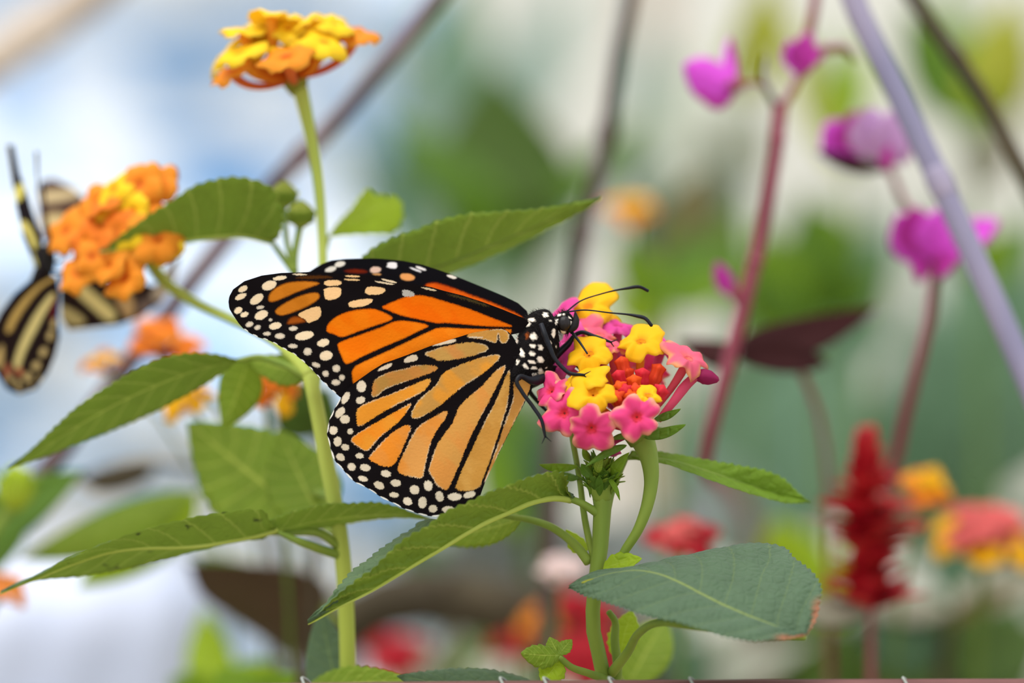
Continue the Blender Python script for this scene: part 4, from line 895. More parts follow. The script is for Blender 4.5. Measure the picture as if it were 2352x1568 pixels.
    gleaf('leaf', (570, 826, 34), (512, 985, 40), 104, LM['lantana_under'], root, tilt=0.2, nu=30)
    # dark spotted underside leaf, long drawn tip
    leaf('leaf', zd(ZL8, [(1760, 600), (1720, 560), (1700, 520), (1680, 482), (1600, 470), (1450, 484), (1250, 515), (1050, 560), (880, 605), (700, 670), (520, 745), (380, 806), (260, 880), (100, 952), (0, 1002)], [16, 12, 9, 8, 8, 9, 11, 13]),
         zd(ZL8, [(1760, 600), (1600, 640), (1450, 668), (1300, 692), (1100, 706), (950, 708), (700, 736), (480, 806), (260, 894), (100, 956), (0, 1002)], [16, 14, 13, 12, 12, 13]),
         zd(ZL8, [(1760, 600), (1650, 662), (1550, 668), (1400, 700), (1250, 735), (1080, 782), (900, 826), (700, 866), (520, 892), (420, 906), (300, 912), (200, 930), (100, 962), (0, 1002)], [16, 18, 19, 19, 18, 16, 13]), (LM['lantana_under_spotted'], LM['lantana_top']), root, nu=130, nv=9, serr=(26, .4), pucker=-0.4, veins=9, rib=(.4, 1, M_STEMY))
    tube('petiole', [P(786, 1276, 20), P(740, 1262, 18), P(690, 1244, 16), P(640, 1222, 16)], [0.9, 0.8, 0.7, 0.4], M_STEM, root)
    # leaf running right to behind the hindwing
    leaf('leaf', zd(ZL5, [(0, 500), (20, 440), (150, 372), (300, 328), (450, 300), (600, 298), (750, 292), (900, 322), (1000, 360), (1120, 400)], [18, 15, 13, 13, 14, 16]),
         zd(ZL5, [(0, 500), (150, 470), (300, 430), (500, 400), (700, 380), (900, 375), (1120, 400)], [18, 17, 16, 15, 16]), zd(ZL5, [(0, 500), (150, 495), (300, 482), (500, 448), (700, 412), (850, 394), (1000, 388), (1120, 402)], [18, 20, 20, 18, 16]), (LM['lantana_top'], LM['lantana_under']), root, serr=(22, .5), pucker=-0.3, veins=9, **kw)
    tube('petiole', [P(786, 1262, 20), P(765, 1245, 19), P(735, 1225, 18), P(680, 1222, 18), P(605, 1224, 18)], [0.8, 0.7, 0.6, 0.5, 0.4], M_STEM, root)
    # broad soft leaves behind
    gleaf('leaf', (690, 1175, 46), (430, 968, 58), 250, LM['lantana_under'], root, tilt=0.25, fold=0.1, shape=0.7, nu=40, serr=(14, .6))
    tube('petiole', [P(784, 1230, 20), P(740, 1205, 34), P(690, 1175, 46)], [0.8, 0.7, 0.5], M_STEM, root)
    gleaf('leaf', (735, 1190, 40), (640, 985, 50), 170, LM['lantana_under'], root, tilt=0.25, fold=0.1, shape=0.75, nu=40)
    tube('petiole', [P(784, 1240, 20), P(760, 1215, 30), P(735, 1190, 40)], [0.8, 0.7, 0.5], M_STEM, root)
    gleaf('leaf', (450, 1130, 120), (45, 1285, 112), 104, LM['lantana_under'], root, tilt=.4, nu=30)
    gleaf('leaf', (455, 1140, 125), (175, 1350, 122), 120, LM['bright'], root, tilt=.4, nu=30)
    tube('petiole', [P(765, 1140, 20), P(660, 1120, 75), P(540, 1112, 110), P(450, 1132, 122)], [.8, .7, .6, .5], M_STEM, root)
    # leaves near the foot of the frame
    gleaf('leaf', (795, 1660, 20), (735, 1395, 30), 120, LM['lantana_top'], root, tilt=0.3, nu=40)
    gleaf('leaf', (700, 1590, 24), (950, 1560, 10), 70, (LM['lantana_under'], LM['lantana_under']), root, tilt=0.6, nu=40, serr=(14, .5))
    tube('petiole', [P(800, 1680, 22), P(750, 1640, 23), P(702, 1590, 24)], [0.8, 0.7, 0.5], M_STEM, root)
    gleaf('leaf', (1235, 1575, 8), (910, 1552, 4), 92, (LM['lantana_top'], LM['lantana_top']), root, tilt=0.8, fold=0.25, nu=50, serr=(18, .5), pucker=.3)
    tube('petiole', [P(802, 1720, 22), P(1000, 1690, 16), P(1150, 1640, 10), P(1232, 1576, 8)], [1.0, .9, .8, .5], M_STEM, root)
    return root
tall_lantana()
# ---------------------------------------------------------------- zebra longwing butterfly on the orange flower
ZZ = zoomer(0, 300, 560 / 1416)
def zebra():
    root = thing('zebra_butterfly', P(105, 640, 52), 'black butterfly with pale yellow stripes, clinging to the orange flower head', 'butterfly')
    DK, YL = (38, 26, 26), (226, 208, 140)
    o = dict(soft=1.5, jit=1.0)
    def pz(*p): return rounded(ZZ(*p), 2)
    hw = ZZ((250, 825), (330, 848), (345, 950), (335, 1100), (345, 1200), (322, 1300), (282, 1400), (210, 1500), (110, 1532), (40, 1500), (0, 1440), (-70, 1330), (-60, 1180), (0, 1060), (80, 950), (170, 870))
    L = [(pz((290, 930), (335, 960), (325, 1080), (285, 1130)), (96, 26, 36), dict(soft=5)),
         (pz((25, 1175), (60, 1080), (130, 980), (220, 890), (330, 835), (345, 852), (255, 895), (185, 972), (105, 1085), (62, 1175)), (206, 170, 96), o), (pz((72, 1365), (108, 1250), (168, 1120), (245, 1000), (305, 932), (325, 955), (265, 1055), (195, 1185), (135, 1305), (112, 1390)), YL, o),
         (pz((-40, 1330), (0, 1250), (22, 1230), (22, 1330), (0, 1400)), (200, 170, 110), o), (pz((85, 1400), (115, 1370), (135, 1400), (110, 1430)), (206, 120, 84), o), (pz((20, 1390), (55, 1340), (65, 1400), (35, 1440)), (190, 110, 80), o)]
    for q in ((312, 1120, 14, 34, 15), (292, 1190, 16, 32, 15), (252, 1285, 20, 30, 25), (210, 1365, 22, 28, 30), (160, 1430, 24, 26, 0), (105, 1470, 16, 22, 0), (55, 1440, 14, 24, 0), (230, 1440, 10, 18, 20), (180, 1490, 12, 12, 0), (120, 1515, 12, 8, 0)):
        L.append((el(ZZ, *q), (208, 182, 124), o))
    wing('hindwing', hw, lambda x, y: 50 + 0.02 * (y - 640) + 0.03 * (140 - x), DK, L, root, step=3, axis='y', thick=0.2)
    fw = ZZ((40, 85), (78, 85), (112, 250), (152, 350), (192, 480), (235, 600), (268, 750), (255, 835), (212, 820), (186, 740), (136, 620), (96, 450), (72, 300), (55, 180))
    L = [(el(ZZ, 110, 360, 30, 55, 12), (222, 210, 110), o), (pz((108, 545), (130, 515), (160, 530), (205, 610), (218, 690), (192, 690), (160, 610), (125, 570)), (214, 200, 110), o), (pz((180, 700), (200, 720), (222, 790), (205, 790)), (206, 196, 120), o)]
    wing('forewing', fw, lambda x, y: 50 + 0.05 * (640 - y) * 0.5, (34, 28, 32), L, root, step=3, axis='y', thick=0.2)
    # the wings on the far side of the flower
    f2 = ZZ((225, 520), (215, 330), (250, 295), (310, 280), (420, 330), (500, 400), (505, 470), (450, 520), (380, 570), (300, 640), (250, 640))
    L = [(pz((225, 350), (330, 345), (450, 340), (480, 370), (400, 400), (240, 430)), (206, 184, 140), dict(soft=5)), (pz((230, 500), (330, 470), (420, 510), (380, 580), (250, 580)), (206, 182, 130), dict(soft=5)), (pz((215, 320), (225, 450), (235, 560), (215, 560)), (190, 160, 130), dict(soft=4))]
    wing('forewing', f2, lambda x, y: 72 + 0.05 * (640 - y), (84, 58, 52), L, root, step=3, axis='y', thick=0.2)
    h2 = ZZ((345, 820), (450, 815), (600, 870), (720, 850), (900, 900), (1000, 760), (1050, 720), (1010, 880), (920, 1010), (800, 1090), (690, 1130), (500, 1150), (400, 1160), (355, 1090))
    L = [(pz((375, 845), (440, 845), (560, 950), (695, 1070), (640, 1125), (520, 1022), (420, 930)), YL, o), (pz((335, 1005), (420, 1035), (515, 1105), (440, 1145), (345, 1090)), (196, 178, 120), o), (pz((630, 890), (700, 860), (790, 990), (770, 1100), (720, 1085)), (196, 160, 110), dict(soft=3)),
         (pz((860, 960), (960, 850), (1040, 730), (1000, 890), (920, 1000)), (190, 172, 150), dict(soft=4)), (pz((790, 1000), (860, 960), (900, 1010), (800, 1085)), (120, 100, 90), dict(soft=4))]
    wing('hindwing', h2, lambda x, y: 62 + 0.04 * (x - 140), (44, 30, 28), L, root, step=3, axis='x', thick=0.2)
    V, F = tube_geo([P(60, 700, 55), P(80, 660, 54), P(98, 625, 53), P(108, 600, 52), P(112, 575, 51), P(120, 555, 50)], [0.5, 1.0, 1.5, 1.7, 1.3, 0.9], 14, 30)
    obj('body', V, F, M_FUR, root)
    for a in ([(116, 560, 50), (100, 500, 50), (88, 430, 52), (84, 350, 54)], [(118, 560, 49), (108, 500, 47), (104, 460, 46), (100, 420, 45)]):
        tube('antenna', [P(*q) for q in a], [0.2, 0.15, 0.15, 0.3], M_CHITIN, root, seg=6, n=14)
    for a in ([(112, 590, 51), (135, 600, 48), (150, 585, 47)], [(108, 605, 51), (130, 625, 49), (150, 620, 48)]):
        tube('leg', [P(*q) for q in a], [0.3, 0.22, 0.15], M_CHITIN, root, seg=6, n=12)
zebra()

# ---------------------------------------------------------------- canes, vines and poles
def cane(name, pts, radii, mat, label, cat, n=40, nodes=()):
    pp = [P(*p) for p in pts]
    if not nodes:
        o = tube(name, pp, radii, mat, None, seg=12, n=n); return tag(o, label, cat)
    low = min(pp, key=lambda q: q[2]); t = thing(name, low, label, cat)
    tube('shaft', pp, radii, mat, t, seg=12, n=n)
    for q, r in nodes:
        c = P(*q); k = np.argmin([np.linalg.norm(c - x) for x in resample(np.array(pp), 60)]); R = resample(np.array(pp), 60); d = unit(R[min(k + 1, 59)] - R[max(k - 1, 0)])
        tube('node', [R[k] - d * r * 1.2, R[k], R[k] + d * r * 1.2], [r * .97, r * 1.08, r * .97], mat, t, seg=12, n=8)
    return t
cane('vine', [(1120, -160, 150), (1000, 0, 145), (880, 150, 140), (770, 280, 135), (690, 360, 132), (560, 500, 128), (430, 660, 124), (330, 790, 120), (200, 960, 116), (80, 1110, 112), (-60, 1290, 108), (-300, 1640, 100), (-520, 2350, 90), (-620, 3000, 85), (-640, 3600, 80)], [1.7, 1.75, 1.8, 1.9, 1.9, 2.0, 2.1, 2.2], M_BARKP,
     'plum brown straight vine slanting up behind the yellow lantana flower', 'vine', nodes=(((690, 360, 132), 2.0), ((330, 790, 120), 2.2)))
cane('vine', [(1470, -150, 170), (1445, 0, 168), (1415, 150, 165), (1395, 300, 160), (1365, 430, 158), (1340, 520, 156), (1320, 620, 154), (1300, 720, 152), (1280, 900, 150), (1260, 1300, 148), (1270, 2000, 146), (1270, 3450, 146)], [1.5, 1.6, 1.8, 1.9, 1.9, 1.9, 2.0], M_BARK,
     'grey brown crooked vine rising behind the head of the monarch', 'vine', nodes=(((1395, 300, 160), 2.0), ((1340, 520, 156), 2.0)))
cane('garden_cane', [(1880, -260, 84), (1960, 0, 80), (2060, 210, 76), (2160, 420, 72), (2260, 640, 68), (2352, 850, 64), (2500, 1200, 58), (2700, 1750, 52), (3300, 3650, 40)], [2.2, 2.25, 2.35, 2.5, 2.7], M_POLE,
     'thick lavender grey cane crossing in front of the magenta bean flowers', 'cane', nodes=(((2160, 420, 72), 2.35),))
cane('vine', [(2000, -200, 122), (2100, 0, 118), (2180, 110, 116), (2260, 230, 114), (2352, 400, 112), (2480, 680, 110), (2700, 1400, 108), (2800, 3550, 105)], [1.6, 1.7, 1.9, 2.0], M_BARKD,
     'dark brown vine beside the lavender grey cane', 'vine', nodes=(((2180, 110, 116), 1.8),))
cane('garden_cane', [(330, -130, 300), (190, 0, 300), (90, 65, 295), (0, 130, 290), (-150, 230, 285), (-500, 500, 280), (-1200, 1600, 260), (-1500, 3200, 250)], [5.0, 5.0, 5.2, 5.6], M_TAN,
     'pale tan cane leaning in front of the blue plastic sheet', 'cane', nodes=(((90, 65, 295), 5.3),))

# rusty rail along the lower edge with curled tendrils
def rail():
    t = thing('rail', np.array([P(1500, 1605, -16)[0], -16, GROUND]), 'rusty brown rail with pale curled tendrils below the lantana stem', 'rail')
    m = mat_plain('rusty_metal', (84, 48, 46), rgb2=(124, 78, 74), scale=140, stretch=(.3, 1, 1), rough=0.55, bump=0.5)
    tube('bar', [P(560, 1610, -16), P(1176, 1605, -16), P(1800, 1602, -16), P(2700, 1600, -16)], [2.9, 3.0, 3.0, 3.0], m, t, seg=14, n=30)
    for x in (1030, 2560): tube('post', [P(x, 1604, -16), (P(x, 1604, -16)[0], -16, GROUND)], [2.2, 2.2], m, t, seg=12, n=6)
    for x in (1155, 1255, 1405, 1590, 700, 2080):
        c = P(x, 1605, -16); a = np.linspace(-0.6, 3.6, 16)
        tube('tendril', [c + np.array([0.5 * np.sin(3 * q) + (q - 1.5) * 0.5, -3.4 * np.cos(q), 3.45 * np.sin(q)]) for q in a], [0.12, 0.2, 0.2, 0.1], mat_plain('tendril', (150, 156, 150), rgb2=(180, 182, 170)), t, seg=7, n=30)
rail()

# ---------------------------------------------------------------- hyacinth bean vines
def bean_flower(parent, petals, calyx=None):
    f = None
    for k, (b, t, w, m) in enumerate(petals):
        o = gleaf('petal', b, t, w, LM[m], parent, tilt=0.35, fold=0.35, sag=0.12, shape=0.95, nu=16, nv=4)
    if calyx:
        tube('calyx', [P(*q) for q in calyx], [0.7, 1.3, 1.2, 0.5], M_MAROON, parent, seg=10, n=12)
def bean_a():
    g = P(1745, 1568, 390)[0]
    t = thing('bean_vine', (g, 390, GROUND), 'magenta stemmed bean vine with bright pink flowers at its forked top and dark maroon leaves', 'flower plant')
    tube('stem', [(g, 390, GROUND), P(1745, 1400, 385), P(1725, 1230, 340), P(1692, 1140, 250), P(1655, 1108, 160), P(1625, 1082, 112), P(1619, 1050, 97), P(1640, 960, 95), P(1670, 850, 95), P(1700, 730, 95), P(1735, 600, 95), P(1765, 450, 96), P(1785, 320, 97), P(1792, 240, 98)], [2.0, 2.0, 1.9, 1.85, 1.75, 1.55, 1.35, 1.4], M_MAROON, t, seg=12, n=60)
    tube('branch', [P(1790, 255, 98), P(1815, 215, 98), P(1835, 170, 99), P(1850, 110, 101), P(1866, 40, 103), P(1880, -60, 105)], [0.8, 0.7, 0.9, 0.95, 0.9], M_MAROON, t)
    tube('branch', [P(1788, 255, 98), P(1768, 215, 97), P(1752, 180, 96), P(1757, 130, 95)], [0.8, 0.6, 0.5, 0.35], M_BARK, t)
    tube('branch', [P(1766, 205, 97), P(1730, 190, 95), P(1700, 196, 94)], [0.45, 0.4, 0.4], M_MAROON, t)
    tube('branch', [P(1846, 120, 101), P(1900, 112, 103), P(1945, 112, 105), P(1962, 135, 107)], [0.8, 0.9, 0.8, 0.5], M_MAROON, t)
    bean_flower(t, [((1700, 195, 94), (1570, 150, 90), 100, 'rose'), ((1695, 200, 95), (1600, 215, 92), 70, 'rosedeep'), ((1690, 195, 95), (1676, 82, 98), 34, 'rose')], [(1712, 195, 94), (1700, 196, 94), (1685, 196, 94), (1670, 196, 93)])
    bean_flower(t, [((1840, 175, 99), (1860, 70, 96), 66, 'rosedeep'), ((1835, 175, 98), (1812, 90, 95), 40, 'rose'), ((1842, 165, 100), (1885, 110, 103), 44, 'rosedeep')], [(1830, 180, 99), (1838, 168, 99), (1844, 150, 99), (1848, 140, 99)])
    bean_flower(t, [((1700, 690, 95), (1645, 600, 92), 44, 'rosedeep')], [(1706, 705, 95), (1698, 690, 95), (1688, 670, 94), (1680, 655, 94)])
    gleaf('leaf', (1690, 800, 100), (2020, 702, 118), 84, LM['maroon'], t, tilt=0.7, sag=-0.1, nu=26)
    gleaf('leaf', (1690, 820, 100), (1905, 835, 112), 76, LM['maroon'], t, tilt=0.6, nu=26)
    gleaf('leaf', (1686, 820, 97), (1560, 780, 112), 60, LM['maroon'], t, tilt=0.5, nu=26)
    tube('branch', [P(1830, 830, 108), P(1880, 950, 125), P(1900, 1080, 140), P(1905, 1400, 150), (P(1905, 1400, 150)[0], 150, GROUND)], [0.7, 0.6, 0.7, 0.9, 1.2], M_MAROON, t)
    for q in ((1735, 600, 95), (1670, 850, 95), (1785, 320, 97)): tube('node', [P(q[0] + 3, q[1] - 14, q[2]), P(*q), P(q[0] - 3, q[1] + 14, q[2])], [1.2, 1.75, 1.2], M_MAROON, t, n=8)
bean_a()
def bean_b():
    g = P(2012, 1568, 330)[0]
    t = thing('bean_vine', (g, 330, GROUND), 'bean vine with two clusters of magenta and lilac flowers behind the grey cane', 'flower plant')
    tube('stem', [(g, 330, GROUND), P(2012, 1420, 320), P(2020, 1300, 250), P(2036, 1180, 165), P(2052, 1080, 116), P(2085, 930, 107), P(2120, 790, 106), P(2145, 680, 105), P(2150, 600, 105)], [1.5, 1.4, 1.3, 1.3, 1.2, 1.1], M_MAROON, t, n=40)
    tube('branch', [P(2148, 610, 106), P(2110, 510, 110), P(2075, 460, 112), P(2050, 400, 113), P(2038, 360, 114)], [0.9, 0.8, 0.7, 0.6], M_MAROON, t)
    bean_flower(t, [((2140, 610, 105), (2060, 490, 100), 90, 'rose'), ((2140, 600, 104), (2095, 475, 98), 90, 'rosedeep'), ((2145, 600, 103), (2170, 470, 98), 96, 'rose'), ((2150, 605, 106), (2225, 520, 104), 80, 'rose'), ((2150, 610, 107), (2295, 505, 112), 70, 'rose'), ((2140, 615, 103), (2100, 620, 96), 50, 'rosedeep'), ((2150, 615, 103), (2200, 600, 98), 60, 'rosedeep')],
                [(2152, 640, 105), (2149, 620, 105), (2145, 600, 104), (2142, 580, 103)])
    bean_flower(t, [((1985, 355, 114), (1890, 290, 108), 96, 'rose'), ((1990, 355, 112), (1950, 260, 106), 84, 'rosedeep'), ((2035, 372, 106), (1985, 250, 98), 100, 'rosepale'), ((2040, 372, 106), (2060, 245, 99), 100, 'rosepale'), ((2045, 372, 107), (2095, 295, 102), 76, 'rosepale'), ((2034, 390, 99), (2044, 330, 95), 30, 'rosedeep')], [(2040, 395, 114), (2036, 380, 113), (2030, 366, 112), (2026, 356, 112)])
    gleaf('petal', (2040, 385, 110), (1870, 345, 108), 40, LM['maroon'], t, tilt=0.5, sag=0.1)
bean_b()

# ---------------------------------------------------------------- red flower spike
def red_spike():
    c0 = P(2000, 1390, 105)
    t = thing('red_flower_spike', (c0[0], 105, GROUND), 'upright crimson feathery flower spike beside the grey cane', 'flower plant')
    tube('stem', [(c0[0], 105, GROUND), P(2000, 1500, 105), P(1998, 1300, 105), P(1990, 1100, 105), P(1986, 985, 105)], [1.4, 1.3, 1.2, 0.8, 0.4], M_MAROON, t, n=30)
    r = np.random.RandomState(4)
    prof = [(985, 5), (1030, 16), (1080, 32), (1120, 46), (1160, 80), (1220, 82), (1270, 56), (1330, 54), (1380, 84)]
    for k in range(240):
        y = 985 + 395 * r.rand() ** 0.85; w = np.interp(y, [p[0] for p in prof], [p[1] for p in prof]) * r.uniform(.85, 1.75) + 10; a = k * 2.4 + r.uniform(-.5, .5)
        x0 = 1990 + (y - 1100) * 0.03; b = P(x0, y + 26, 105)
        s = FIELD / FRAME_W * 1.14 * w
        d = np.array([math.cos(a) * s, math.sin(a) * s, r.uniform(1.5, 5.5)])
        leaf3('petal', b, d, np.linalg.norm(d), r.uniform(3.2, 5.2), LM['crimson' if r.rand() < .6 else 'scarlet'], t, side=(-math.sin(a), math.cos(a), .2), nu=6, nv=2)
    gleaf('leaf', (2000, 1400, 105), (1780, 1385, 96), 60, LM['beige'], t, tilt=0.8)
red_spike()

# ---------------------------------------------------------------- other lantana flowers around
def bg_lantana(x, y, d, axis, n, schemes, scale, label, seed, via=()):
    """via: photo points the stalk runs through on its way down"""
    h = P(x, y, d); mid = [P(*q) for q in via]; ax = unit(axis)
    last = mid[-1] if mid else h
    g = np.array([last[0] * 1.05, last[1] + (40 if mid else 90), GROUND])
    t = thing('lantana_flower', g, label, 'flower', 'out of focus lantana flowers')
    low = [g] + mid[::-1] if mid else [g, g * .5 + h * .5 + (0, 15, 4)]
    tube('stem', low + [h - ax * 12 * scale, h - ax * 2 * scale], [.9, .75, .65, .6 * min(1, scale * 1.3), 1.1 * scale], M_STEMD, t, n=30)
    flower_head(t, h, ax, n, schemes, scale=scale, seed=seed)
    return t
bg_lantana(2125, 1150, 130, (.2, -.5, .8), 14, ['yellow', 'tangerine'], .5, 'small yellow orange lantana head touching the crimson flower spike', 1)
bg_lantana(2260, 1270, 150, (0, -.45, .9), 26, ['coral', 'coral', 'coral', 'yellow'], .82, 'wide lantana head with coral centre and yellow rim, right of the crimson spike', 2)
bg_lantana(1452, 505, 250, (0, -.5, .85), 16, ['yellow', 'yellow', 'tangerine'], .46, 'small golden lantana head beside the grey brown vine', 3, via=[(1470, 640, 270), (1480, 900, 290)])
bg_lantana(1570, 1262, 110, (0, -.4, .9), 18, ['coral', 'coral', 'red'], .56, 'coral lantana head peeping over the broad grey green leaf', 4)
bg_lantana(372, 815, 112, (.1, -.4, .9), 20, ['tangerine', 'orange', 'tangerine'], .6, 'orange lantana head above the long green leaf under the zebra striped butterfly', 5, via=[(430, 900, 118), (560, 1060, 150), (690, 1300, 190)])
bg_lantana(245, 850, 104, (-.2, -.5, .8), 8, ['yellow', 'orange'], .36, 'small pale yellow lantana head next to the orange one', 6, via=[(300, 900, 112), (420, 1040, 132), (480, 1180, 180), (520, 1330, 250)])
bg_lantana(445, 935, 84, (-.4, -.5, .7), 12, ['yellow', 'yellow'], .46, 'yellow lantana head under the long green leaf', 7, via=[(480, 1010, 100), (540, 1140, 130), (600, 1290, 185)])
bg_lantana(612, 905, 78, (.15, -.7, .6), 18, ['tangerine', 'tangerine', 'yellow'], .5, 'orange lantana head with yellow top beside the green stem under the wing', 8, via=[(630, 1010, 85), (650, 1200, 100)])
bg_lantana(1238, 1440, 230, (0, -.5, .8), 12, ['orange'], .4, 'small orange lantana head by the dark arching branch', 9)
bg_lantana(1335, 1425, 212, (.1, -.6, .8), 22, ['red'], .6, 'deep red flower head behind the main green stem', 10)
bg_lantana(1335, 1535, 178, (0, -.7, .7), 22, ['red'], .6, 'deep red flower head low behind the little three lobed leaf', 12)
bg_lantana(915, 1525, 250, (0, -.6, .8), 20, ['red'], .6, 'dark red flower head low under the dark arching branch', 11)
bg_lantana(1285, 1325, 140, (0, -.5, .8), 16, ['white'], .4, 'blush white lantana head left of the main green stem', 13, via=[(1275, 1420, 140)])
bg_lantana(-5, 1372, 95, (.3, -.4, .8), 12, ['orange'], .42, 'orange lantana head at the tip of the long spotted leaf', 14, via=[(-80, 1480, 100), (-160, 1700, 110)])
bg_lantana(1165, 1505, 262, (0, -.5, .8), 12, ['red'], .42, 'small red flower head beside the pale leaf under the dark branch', 15)

def green_bud():
    c = P(35, 1120, 95); t = thing('lantana_bud', (c[0] - 30, 95, GROUND), 'round yellow green unopened flower bud left of the dark pod', 'flower bud')
    tube('stem', [(c[0] - 30, 95, GROUND), c - (24, 0, 70), c - (10, 0, 18), c - (0, 0, 2)], [1.3, 1.1, 1.0, .9], M_STEM, t)
    V, F = tube_geo([c - (0, 0, 4), c - (0, 0, 1.5), c + (0, 0, 1.5), c + (0, 0, 3.5)], [1.2, 3.4, 3.4, 1.6], 14, 14, sq=.06)
    b = obj('bud', V, F, M_PETAL, t, cols=np.tile(lin((176, 196, 60)), (len(V), 1)))
    for k in range(14):
        a = k * 0.9; d = np.array([math.cos(a), math.sin(a), .5]); leaf3('bract', c + d * (2.6, 2.6, 0) + (0, 0, -2 + .25 * k), d + (0, 0, .7), 3.2, 1.7, LM['bright'], b, side=(-d[1], d[0], 0))
green_bud()

# ---------------------------------------------------------------- leafy plants filling the background
def shrub(label, stem, leaves, rad=(2.5, 2.0, 1.2), mat=None, name='leafy_plant'):
    pp = [P(*p) for p in stem]; g = np.array([pp[0][0], pp[0][1], GROUND])
    t = thing(name, g, label, 'plant'); mat = mat or M_STEMD
    path = [g] + pp; tube('stem', path, rad, mat, t, n=40); S = resample(np.array(path), 60)
    for k, (b, tip, w, m, *o) in enumerate(leaves):
        opt = dict(o[0]) if o else {}
        q = P(*b); i = int(np.argmin(np.linalg.norm(S - (q - (0, 0, 12)), axis=1)))
        if np.linalg.norm(S[i] - q) > 2:
            tube('petiole', [S[i], S[i] * .5 + q * .5 - (0, 0, .06 * np.linalg.norm(S[i] - q)), q], [rad[1] * .6, rad[1] * .5, rad[1] * .35], mat, t, n=14, seg=8)
        gleaf('leaf', b, tip, w, LM[m], t, **{**dict(nu=20, nv=4, thick=.5), **opt})
    return t
wide = dict(shape=.75, tilt=.25)
shrub('plant with one large dark green leaf above the monarch wing', [(1200, 1500, 430), (1230, 900, 430), (1215, 560, 430)],
      [((1200, 530, 430), (1130, 160, 445), 330, 'dark', dict(shape=.7, tilt=.3)), ((1180, 520, 425), (880, 255, 440), 120, 'deep', wide), ((1235, 520, 425), (1500, 265, 430), 80, 'deep', wide), ((1190, 560, 420), (1310, 440, 410), 120, 'dark', wide), ((1180, 560, 420), (1040, 430, 400), 150, 'deep', wide)])
shrub('upright plant with green leaves between the hindwing and the main green stem', [(1230, 1800, 310), (1225, 1400, 310), (1215, 1180, 310)],
      [((1200, 1190, 310), (1165, 850, 320), 130, 'deep', wide), ((1225, 1180, 305), (1300, 830, 300), 90, 'greydark', wide), ((1190, 1220, 300), (1100, 1000, 300), 90, 'mid', wide), ((1225, 1200, 300), (1350, 1010, 290), 90, 'greydark', wide)])
shrub('tall plant with pale silvery leaves behind the dark green leaf', [(1000, 1600, 900), (1040, 900, 900), (1050, 400, 900)],
      [((1040, 470, 900), (1060, -80, 930), 200, 'grey', wide), ((1060, 500, 880), (900, 60, 900), 150, 'greypale', wide), ((1060, 520, 880), (1330, -40, 900), 170, 'greypale', wide), ((1050, 600, 860), (880, 330, 850), 150, 'grey', wide), ((1060, 620, 860), (1200, 330, 840), 160, 'pale', wide), ((1050, 700, 840), (760, 250, 860), 110, 'grey', wide), ((1060, 700, 840), (1380, 470, 830), 140, 'grey', wide)])
shrub('tall plant with soft grey green leaves behind the vine', [(1560, 1500, 800), (1530, 800, 800), (1520, 420, 800)],
      [((1520, 420, 800), (1480, 40, 820), 130, 'greypale', wide), ((1520, 450, 790), (1640, 90, 800), 150, 'pale', wide), ((1525, 500, 780), (1400, 330, 770), 110, 'grey', wide), ((1530, 640, 770), (1440, 480, 760), 140, 'grey', wide), ((1530, 680, 760), (1700, 430, 740), 190, 'grey', wide)])
shrub('plant with mid green leaves beside the magenta stem', [(1560, 1560, 330), (1540, 1000, 330), (1535, 720, 330)],
      [((1540, 700, 330), (1725, 638, 320), 74, 'mid', wide), ((1535, 700, 330), (1415, 560, 320), 110, 'mid', wide), ((1535, 720, 330), (1390, 690, 330), 100, 'bright', wide), ((1540, 640, 350), (1625, 385, 370), 130, 'olive', wide), ((1540, 700, 340), (1700, 480, 370), 130, 'deep', wide)])
shrub('banana like plant with broad grey green leaves under the maroon leaf', [(1800, 1600, 600), (1790, 1300, 600), (1780, 1100, 600)],
      [((1760, 1300, 600), (1640, 820, 620), 330, 'grey', wide), ((1790, 1250, 590), (1930, 760, 610), 340, 'grey', wide), ((1780, 1300, 570), (1560, 1030, 560), 200, 'greypale', wide), ((1790, 1100, 620), (1830, 480, 650), 260, 'greydark', wide), ((1800, 1000, 630), (2080, 470, 660), 210, 'greydark', wide), ((1800, 900, 640), (1700, 520, 660), 170, 'mid', wide)], rad=(5, 4, 2.5))
shrub('big broad leaved plant behind the lower end of the grey cane', [(2220, 1700, 560), (2210, 1400, 560), (2200, 1180, 560)],
      [((2190, 1250, 560), (2120, 700, 580), 300, 'grey', wide), ((2210, 1150, 560), (2430, 640, 590), 340, 'greydark', wide), ((2170, 1300, 550), (2030, 900, 560), 210, 'greydark', wide), ((2200, 1150, 540), (2420, 860, 520), 170, 'grey', wide), ((2230, 1000, 600), (2220, 500, 640), 150, 'grey', wide), ((2230, 900, 600), (2400, 470, 640), 130, 'greydark', wide)], rad=(5, 4, 2.5))
shrub('loose plant with mixed green leaves behind the magenta bean stem', [(1900, 1500, 400), (1895, 1100, 400), (1890, 720, 400)],
      [((1880, 770, 400), (1745, 520, 390), 130, 'mid', wide), ((1890, 730, 400), (1960, 545, 390), 120, 'deep', wide), ((1885, 800, 400), (1690, 690, 390), 90, 'mid', wide), ((1890, 680, 400), (1850, 430, 400), 110, 'deep', wide), ((1890, 720, 400), (2050, 630, 390), 100, 'deep', wide), ((1895, 820, 395), (2060, 770, 390), 90, 'grey', wide), ((1880, 760, 395), (1640, 580, 380), 100, 'deep', wide)], rad=(1.5, 1.2, .8))
